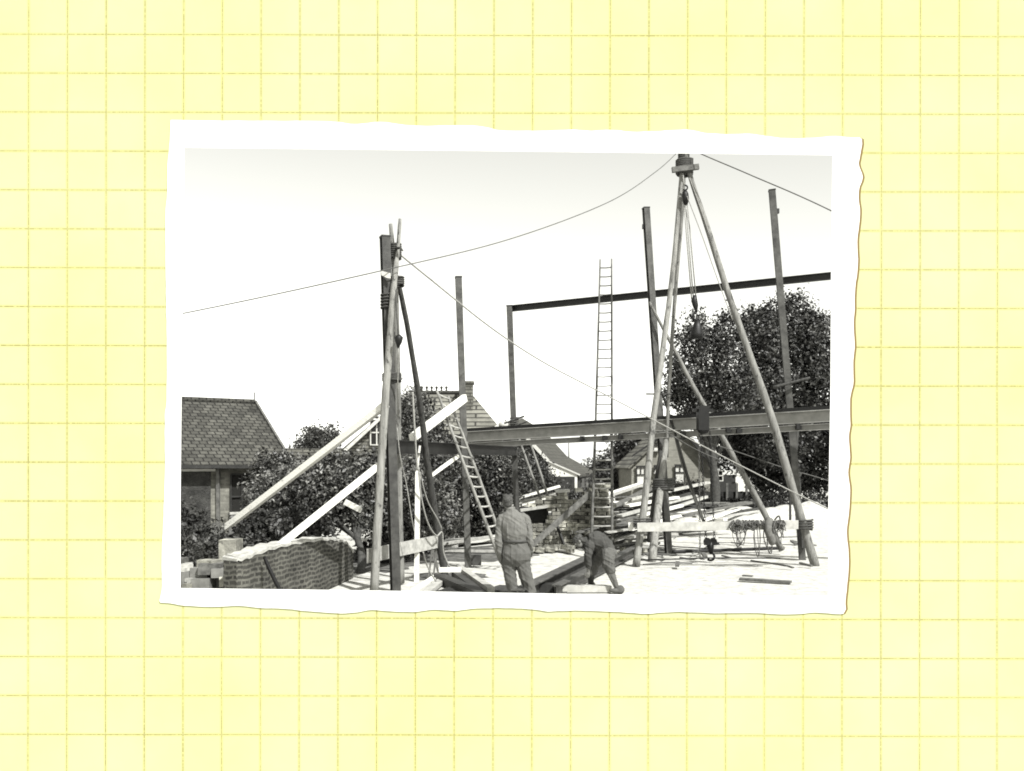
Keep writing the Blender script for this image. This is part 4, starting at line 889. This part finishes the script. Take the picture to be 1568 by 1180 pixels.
on_ground('light board at the foot of the ruin, right of the dark strip', (850, 842), (875, 845), .25, .04, 'plank_pale', 'board', 'board')
# stacks of timber behind
def stack(label, cx, cy, dirs, count, L_, mat, spread=1.0, hz=.5, seed=1, group=None, Y=None, wd=.2):
    r2 = random.Random(seed); Y = Y or gy(cy); c0 = G(cx, Y)
    first = None
    for i in range(count):
        ang = r2.uniform(*dirs); l = L_*r2.uniform(.6, 1.1); z0 = hz*i/count+.04
        m_ = r2.choice(mat); tilt = r2.uniform(-.08, .30)
        d = Vector((math.cos(ang)*math.cos(tilt), math.sin(ang)*math.cos(tilt), math.sin(tilt)))
        cc = c0+Vector((r2.uniform(-.5, .5)*spread, r2.uniform(-.5, .5)*spread*.6, z0+abs(d.z)*l/2))
        o = build(MB().bar(cc-d*l/2, cc+d*l/2, wd*r2.uniform(.5, 1.3), r2.uniform(.04, .1), (0, 0, 1), .03), 'loose_plank', M[m_])
        tag(o, {'plank': 'white ', 'plank_pale': 'pale ', 'plank_grey': 'grey ', 'pole_dark': 'dark '}[m_]+label, 'plank', group)
stack('sawn plank in the flat pale stack left of the brick ruin', 808, 790, (-.12, .12), 11, 2.6, ['plank', 'plank', 'plank_pale'], .6, 1.15, 2, 'planks stacked left of the ruin', 31)
stack('plank in the jumbled timber pile right of the ruin pillar', 975, 800, (.35, .8), 20, 4.2, ['plank_pale', 'plank_grey', 'plank', 'plank_grey', 'pole_dark'], 3.0, 1.15, 3, 'planks in the pile right of the ruin', 34, .3)
stack('rough timber at the foot of the left tripod leg', 965, 826, (.0, .7), 14, 1.9, ['pole_dark', 'plank_grey', 'plank_pale', 'plank_grey'], 1.6, .5, 5, 'rough timbers by the left tripod foot', 26)
stack('weathered board in the low heap behind the left end of the tie board', 1040, 800, (.2, .75), 16, 2.6, ['plank_grey', 'plank_pale', 'pole_dark', 'plank'], 2.6, .7, 6, 'boards heaped behind the tie board', 31)
stack('weathered board in the low dark heap in front of the cottage', 1060, 775, (.1, .7), 14, 2.6, ['plank_grey', 'pole_dark', 'plank_grey'], 4, .9, 7, 'boards heaped before the cottage', 37)
stack('board lying in the shade behind the leaning ladder', 740, 835, (-.15, .25), 9, 2.2, ['plank_pale', 'plank_grey', 'plank'], 1.6, .3, 8, 'boards behind the leaning ladder', 25)
# rods and wires on the sand under the tie board
rods = [(1030, 848, 1200, 842), (980, 861, 1195, 858), (1010, 838, 1120, 846), (1090, 833, 1240, 838), (1060, 850, 1090, 836), (1150, 862, 1205, 870), (985, 868, 1060, 866), (1100, 826, 1235, 824)]
for i, (a_, b1, c1, d1) in enumerate(rods):
    A_ = G(a_, gy(b1), .06); C_ = G(c1, gy(d1), .06); mid = A_.lerp(C_, .5)+Vector((0, rnd.uniform(-.3, .3), 0))
    o = build(MB().tube(spline([A_, A_.lerp(mid, .6)+Vector((0, rnd.uniform(-.1, .1), 0)), mid, C_], 8), .05 if i == 0 else rnd.uniform(.012, .024), 6), 'iron_rod', M['iron'] if i < 2 else M['wire'], recalc=False)
    tag(o, ['thick dark iron bar lying on the sand behind the hoist hook', 'long thin rod lying nearest the camera in front of the hoist hook'][i] if i < 2 else 'thin bent rod lying on the sand below the tie board', 'iron rod', None if i < 2 else 'thin rods on the sand below the tie board')
for i in range(34):
    py = rnd.uniform(822, 872); px = rnd.uniform(985, 1240); g = G(px, gy(py), .02)
    if i == 0: ch0 = o = build(MB().bar((-.12, 0, 0), (.12, .03, .03), .06, .03), 'wood_chip', M['plank_grey'], origin=(0, 0, 0))
    else: o = ch0.copy(); COL.objects.link(o)
    o.location = g; o.rotation_euler = (0, 0, rnd.uniform(0, 3.1)); s_ = rnd.uniform(.5, 1.8); o.scale = (s_, s_, s_)
    tag(o, 'small dark wood chip on the sand around the hoist hook', 'wood chip', 'wood chips on the sand')
# ================================================================ PEOPLE
def fused(mb, name, mat, parent, voxel, crease=0, cfreq=6, smooth=2, origin=None):
    me = bpy.data.meshes.new(name); base = wloc(parent) if parent is not None else Vector(origin)
    me.from_pydata([tuple(v-base) for v in mb.v], [], mb.f)
    import bmesh
    bm = bmesh.new(); bm.from_mesh(me); bmesh.ops.recalc_face_normals(bm, faces=bm.faces); bm.to_mesh(me); bm.free()
    o = bpy.data.objects.new(name, me); COL.objects.link(o)
    r = o.modifiers.new('r', 'REMESH'); r.mode = 'VOXEL'; r.voxel_size = voxel
    s_ = o.modifiers.new('s', 'SMOOTH'); s_.factor = .5; s_.iterations = smooth
    dg = bpy.context.evaluated_depsgraph_get(); nm = bpy.data.meshes.new_from_object(o.evaluated_get(dg)); o.modifiers.clear(); o.data = nm
    bpy.data.meshes.remove(me); nm.name = name
    if crease:
        nm.update()
        for v in nm.vertices:
            c0 = v.co; k_ = cfreq/10
            w = noise.noise(Vector((c0.x*4*k_, c0.y*4*k_, c0.z*4*k_)))
            r1 = 1-abs(noise.noise(Vector((c0.x*5*k_+c0.z*2, c0.y*5*k_, c0.z*13*k_+c0.x*7))))*3
            r2 = 1-abs(noise.noise(Vector((c0.x*15*k_, c0.y*8*k_, c0.z*3.0*k_+4))))*3
            v.co += v.normal*crease*(w*.9+max(0, r1)*.75+max(0, r2)*.6-.4)
    nm.materials.clear(); nm.materials.append(mat)
    nm.polygons.foreach_set('use_smooth', [True]*len(nm.polygons)); nm.update()
    if parent is not None: o.parent = parent
    else: o.location = base
    return o
def limb(mb, pts, rs, n=14, k=5):
    sp, rr = lerp3([Vector(p) for p in pts], rs, k); mb.tube(sp, rr, n); mb.ellipsoid(sp[0], (rr[0],)*3, 12, 8); mb.ellipsoid(sp[-1], (rr[-1],)*3, 12, 8); return mb
def hand(mb, wrist, d, side, curl, s=1.0):
    """wrist point, pointing direction d, thumb side vector, curl amount; palm + five fingers"""
    d = Vector(d).normalized(); sd = Vector(side); sd = (sd-d*sd.dot(d)).normalized(); n = d.cross(sd)
    R = Matrix((sd, d, n)).transposed()
    mb.ellipsoid(wrist+d*.045*s, (.040*s, .052*s, .019*s), 12, 8, R)
    for i, (off, ln, r) in enumerate(((.030, .072, .0095), (.011, .082, .0098), (-.009, .076, .0093), (-.028, .060, .0085))):
        p = wrist+d*.085*s+sd*off*s; dd = d.copy(); pts = [wrist+d*.05*s+sd*off*.9*s, p]
        for j, f_ in enumerate((.45, .32, .23)):
            a = curl*(.5+.5*j); dd = (Matrix.Rotation(a, 3, sd) @ dd); p = p+dd*ln*f_*s; pts.append(p)
        mb.tube(pts, [r*s*1.05, r*s*1.05, r*s, r*s*.9, r*s*.75], 8); mb.ellipsoid(pts[-1], (r*s*.75,)*3, 8, 6)
    p0 = wrist+d*.02*s+sd*.022*s; p1 = p0+(sd*.8+d*.7).normalized()*.035*s; p2 = p1+(sd*.3+d*.95+n*.2).normalized()*.032*s; p3 = p2+d*.022*s
    mb.tube([p0, p1, p2, p3], [.014*s, .0125*s, .011*s, .009*s], 8); mb.ellipsoid(p3, (.009*s,)*3, 8, 6)
def head(mb, c, fwd, upv, s=1.0):
    """skull, jaw, nose, ears, lips and brow on one surface"""
    f_ = Vector(fwd).normalized(); u = Vector(upv); u = (u-f_*u.dot(f_)).normalized(); r = f_.cross(u)
    R = Matrix((r, f_, u)).transposed(); q_ = lambda x, y, z: c+(r*x+f_*y+u*z)*s
    mb.ellipsoid(q_(0, -.012, .03), (.078*s, .098*s, .088*s), 16, 12, R); mb.ellipsoid(q_(0, .022, -.035), (.060*s, .070*s, .082*s), 16, 12, R)
    mb.ellipsoid(q_(0, .060, -.085), (.026*s, .024*s, .022*s), 10, 8, R)
    mb.tube([q_(0, .088, .022), q_(0, .105, -.005), q_(0, .112, -.022)], [.009*s, .012*s, .016*s], 8)
    mb.ellipsoid(q_(0, .094, -.052), (.024*s, .010*s, .006*s), 10, 6, R); mb.ellipsoid(q_(0, .092, -.062), (.021*s, .010*s, .007*s), 10, 6, R)
    for sg in (-1, 1):
        mb.ellipsoid(q_(sg*.079, -.008, -.005), (.010*s, .020*s, .032*s), 10, 8, R); mb.ellipsoid(q_(sg*.032, .083, .030), (.022*s, .012*s, .008*s), 10, 6, R)
    return q_
def eyes(parent, q_, s=1):
    for sg in (-1, 1): build(MB().ellipsoid(q_(sg*.031, .078, .012), (.012, .012, .012), 10, 8), 'eye', M['white_paint'], parent, recalc=False)

# --- standing man, seen from behind
Y1 = 15.6; GY = gy(0) if False else 0
def W(px, py, dy=0): return P(px, py, Y1+dy)
m1 = thing('person', 'man standing with his back turned, light shirt tucked into belted grey trousers, arms hanging', 'person', G(791, Y1))
hc = W(777, 769, .03)
body = MB(); q1 = head(body, hc+Vector((0, 0, -.005)), (-.25, 1, -.25), (-.12, .15, 1), 1.05)
limb(body, [W(779, 777, .0), W(783, 789, -.01)], [.058, .064])
body.loft([(W(787, 0).x, Y1, W(0, 850).z, .15, .11), (W(788, 0).x, Y1, W(0, 828).z, .14, .10), (W(787, 0).x, Y1, W(0, 805).z, .17, .12), (W(786, 0).x, Y1, W(0, 790).z, .13, .09)])
sL, eL, wL = W(767, 796), W(763.5, 834, -.02), W(769, 862, .10)
sR, eR, wR = W(805, 796), W(811, 828, -.02), W(811.5, 852, .14)
for a_, b1, c1 in ((sL, eL, wL), (sR, eR, wR)): limb(body, [a_, b1, c1], [.045, .038, .028])
limb(body, [W(781, 850), W(781, 884, -.01), W(786, 919, .02)], [.085, .055, .04]); limb(body, [W(797, 850), W(806, 884, -.02), W(816, 922, -.05)], [.085, .055, .04])
hand(body, wL, (.12, .12, -1), (.15, 1, 0), -.25, 1.08); hand(body, wR, (-.05, .25, -1), (-.15, 1, 0), -.35, 1.08)
bo = fused(body, 'body', M['skin'], m1, .0065)
sh = MB()
sh.loft([(W(788.5, 0).x, Y1, W(0, 833).z, .185, .135), (W(788, 0).x, Y1, W(0, 826).z, .200, .148), (W(788, 0).x, Y1-.015, W(0, 815).z, .222, .165), (W(787, 0).x, Y1-.01, W(0, 803).z, .235, .165), (W(786, 0).x, Y1, W(0, 793).z, .225, .145), (W(785, 0).x, Y1, W(0, 787).z, .165, .12), (W(784, 0).x, Y1, W(0, 783).z, .11, .09), (W(783, 0).x, Y1, W(0, 779.5).z, .075, .075)], 20)
limb(sh, [W(772, 793), sL, W(764, 815), eL, W(766, 850, .05), wL+Vector((0, 0, .015))], [.080, .078, .070, .064, .058, .046])
limb(sh, [W(800, 792), sR, W(809, 812), eR, W(812, 842, .06), wR+Vector((0, 0, .02))], [.080, .078, .068, .062, .056, .046])
fused(sh, 'shirt', M['shirt'], m1, .010, .015, 9)
sh = MB().tube([W(783, 781), W(782, 777)], [.080, .072], 16); build(sh, 'collar', M['shirt'], m1, recalc=False)
tr = MB()
tr.loft([(W(791, 0).x, Y1, W(0, 866).z, .15, .12), (W(791.5, 0).x, Y1-.035, W(0, 856).z, .232, .165), (W(791, 0).x, Y1-.035, W(0, 846).z, .245, .175), (W(790, 0).x, Y1-.01, W(0, 836).z, .225, .158), (W(789, 0).x, Y1, W(0, 829).z, .205, .148), (W(789, 0).x, Y1, W(0, 826).z, .203, .146)], 20)
limb(tr, [W(781.5, 853), W(780, 866), W(781.5, 884), W(786, 904), W(787, 919, .02)], [.12, .120, .104, .092, .088])
limb(tr, [W(799, 853), W(801, 866), W(806, 886), W(812.5, 905), W(817, 921, -.05)], [.125, .128, .110, .098, .092])
fused(tr, 'trousers', M['trouser'], m1, .010, .016, 8)
bl = MB(); zb_ = W(0, 828).z; n = 28; vs = []
for zz, ad in ((-.024, .020), (.024, .020), (.022, -.01), (-.022, -.01)):
    for j in range(n): t_ = 2*math.pi*j/n; vs.append((W(789, 0).x+(.205+ad)*math.cos(t_), Y1+(.150+ad)*math.sin(t_), zb_+zz))
bl.add(vs, [(r*n+j, r*n+(j+1) % n, ((r+1) % 4)*n+(j+1) % n, ((r+1) % 4)*n+j) for r in range(4) for j in range(n)], True); build(bl, 'belt', M['belt'], m1)
hr = MB(); R = Matrix.Identity(3)
hr.ellipsoid(hc+Vector((.004, -.022, .045)), (.088, .102, .088), 16, 12); hr.ellipsoid(hc+Vector((.01, -.055, -.01)), (.078, .058, .075), 14, 10); hr.ellipsoid(hc+Vector((.05, .01, .115)), (.05, .06, .035), 12, 8); hr.ellipsoid(hc+Vector((-.03, .04, .11)), (.06, .06, .035), 12, 8)
fused(hr, 'hair', M['hair'], m1, .009, .010, 22, 1); eyes(m1, q1)
for p_, dx in ((W(787, 921, .02), -.02), (W(818, 923, -.05), .05)):
    s_ = MB(); s_.ellipsoid(Vector((p_.x, p_.y, .065)), (.052, .07, .07)); s_.ellipsoid(Vector((p_.x+dx, p_.y+.10, .045)), (.050, .12, .045)); fused(s_, 'boot', M['boot'], m1, .010)

# --- bending man, side on, facing left
Y2 = 17.0
def V(px, py, dy=0): return P(px, py, Y2+dy)
m2 = thing('person', 'man bending far forward to the left over the sleeper, dark sleeves, one leg stretched back', 'person', G(920, Y2))
hc2 = V(886, 829, -.02)
body = MB(); q2 = head(body, hc2, (-.75, -.12, -.75), (-.72, -.05, .75), 1.0)
limb(body, [V(891, 828), V(899, 829)], [.055, .06])
limb(body, [V(902, 833), V(917, 832), V(929, 842), V(931, 850)], [.11, .13, .13, .12])
hN, hF = V(901, 874, -.15), V(906, 870, .16)
limb(body, [V(903, 835, -.16), V(899, 855, -.20), hN], [.045, .036, .027]); limb(body, [V(903, 835, .15), V(905, 853, .18), hF], [.045, .036, .027])
hand(body, hN, (-.1, .1, -1), (-1, 0, 0), -.5, 1.0); hand(body, hF, (-.05, -.1, -1), (-1, 0, 0), -.5, 1.0)
aN, aF = V(908, 903, .0), V(945, 899, -.16)
limb(body, [V(925, 848, .10), V(908, 866, .2), V(905, 898, .32)], [.09, .055, .036]); limb(body, [V(932, 850, -.09), V(931, 870, -.17), V(944, 900, -.22)], [.09, .057, .038])
fused(body, 'body', M['skin'], m2, .0065)
jk = MB()
limb(jk, [V(897, 829), V(902, 831), V(912, 828), V(922, 832), V(930, 842)], [.095, .165, .185, .175, .15], 18)
limb(jk, [V(903, 836, -.15), V(900, 852, -.19), V(901, 868, -.16)], [.095, .075, .055]); limb(jk, [V(904, 836, .14), V(907, 852, .17), V(906, 864, .16)], [.095, .075, .055])
fused(jk, 'jacket', M['shirt_dark'], m2, .010, .018, 10)
tr = MB()
limb(tr, [V(924, 838), V(931, 848)], [.16, .17], 18)
limb(tr, [V(925, 846, .10), V(912, 862, .17), V(908, 876, .22)], [.135, .105, .082]); limb(tr, [V(931, 848, -.09), V(932, 864, -.16), V(935, 874, -.18)], [.14, .115, .085])
fused(tr, 'breeches', M['trouser_dark'], m2, .010, .020, 9)
sk_ = MB(); limb(sk_, [V(908, 874, .22), V(905, 886, .27), V(905, 897, .32)], [.062, .060, .045]); fused(sk_, 'sock', M['shirt_dark'], m2, .010, .004)
sk_ = MB(); limb(sk_, [V(935, 873, -.18), V(939, 884, -.20), V(944, 898, -.22)], [.064, .062, .046]); fused(sk_, 'sock', M['trouser_dark'], m2, .010, .004)
for p_, dx, dz in ((V(904, 904, .32), -.07, 0), (V(948, 903, -.24), -.05, 0)):
    s_ = MB(); zz = .0; s_.ellipsoid(Vector((p_.x+.02, p_.y, .07)), (.085, .06, .085)); s_.ellipsoid(Vector((p_.x+dx, p_.y, .05)), (.14, .058, .05)); fused(s_, 'boot', M['boot'], m2, .010)
cp_ = MB(); c0 = q2(0, -.02, .055); f_ = Vector((-.75, -.12, -.75)).normalized(); u_ = Vector((-.72, -.05, .75)).normalized(); r_ = f_.cross(u_); R = Matrix((r_, f_, u_)).transposed()
cp_.ellipsoid(c0, (.092, .112, .07), 16, 10, R); cp_.ellipsoid(q2(0, -.055, .0), (.083, .062, .08), 14, 8, R)
fused(cp_, 'hair', M['hair'], m2, .009, .008, 22, 1); eyes(m2, q2)
# ================================================================ TRAMPLED EARTH UNDER THE HEAPS
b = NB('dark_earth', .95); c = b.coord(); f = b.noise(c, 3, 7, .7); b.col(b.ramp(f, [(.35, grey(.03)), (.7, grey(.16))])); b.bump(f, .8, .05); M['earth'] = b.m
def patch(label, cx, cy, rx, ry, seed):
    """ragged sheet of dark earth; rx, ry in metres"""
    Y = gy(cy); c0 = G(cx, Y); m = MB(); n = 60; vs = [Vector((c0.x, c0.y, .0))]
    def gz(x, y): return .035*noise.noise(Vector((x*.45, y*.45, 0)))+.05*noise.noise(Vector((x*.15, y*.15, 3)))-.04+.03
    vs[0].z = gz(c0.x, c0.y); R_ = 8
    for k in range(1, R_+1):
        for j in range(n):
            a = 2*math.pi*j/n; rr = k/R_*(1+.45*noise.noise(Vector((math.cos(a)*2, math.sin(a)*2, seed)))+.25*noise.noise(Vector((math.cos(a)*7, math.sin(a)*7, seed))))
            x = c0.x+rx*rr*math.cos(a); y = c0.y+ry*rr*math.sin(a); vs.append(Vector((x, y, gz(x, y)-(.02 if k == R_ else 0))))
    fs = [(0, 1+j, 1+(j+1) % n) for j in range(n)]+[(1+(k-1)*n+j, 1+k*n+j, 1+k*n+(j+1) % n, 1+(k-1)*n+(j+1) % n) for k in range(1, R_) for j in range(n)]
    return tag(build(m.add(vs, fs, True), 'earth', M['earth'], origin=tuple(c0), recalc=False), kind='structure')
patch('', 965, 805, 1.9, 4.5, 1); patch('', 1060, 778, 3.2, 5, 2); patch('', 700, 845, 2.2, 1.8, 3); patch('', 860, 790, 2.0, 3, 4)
patch('', 560, 858, 1.6, 2.5, 5); patch('', 1010, 842, .8, .9, 6); patch('', 690, 880, .8, .8, 7)
# rubble that carries the foot of the long prop
sp_ = thing('stone_pile', 'small pile of pale stones under the foot of the long white prop', 'stone pile', G(335, 19.4))
rnd = random.Random(3)
for i in range(26):
    z = rnd.uniform(.05, .78); q_ = G(338+rnd.uniform(-14, 16)*(1.3-z), 19.4); build(MB().box((q_.x, 19.4+rnd.uniform(-.25, .25)*(1.2-z), z), (rnd.uniform(.15, .3), rnd.uniform(.15, .25), rnd.uniform(.08, .16)), rnd.uniform(0, 3)), 'stone', M['mortar_cap'] if rnd.random() < .5 else M['rubble'], sp_)
tag(build(pole_mb([P(405, 853, 14.4), P(416, 878, 14.2), P(433, 912, 13.9)], [.03, .035]), 'stick', M['iron'], recalc=False), 'dark stick leaning against the face of the curved garden wall', 'stick')
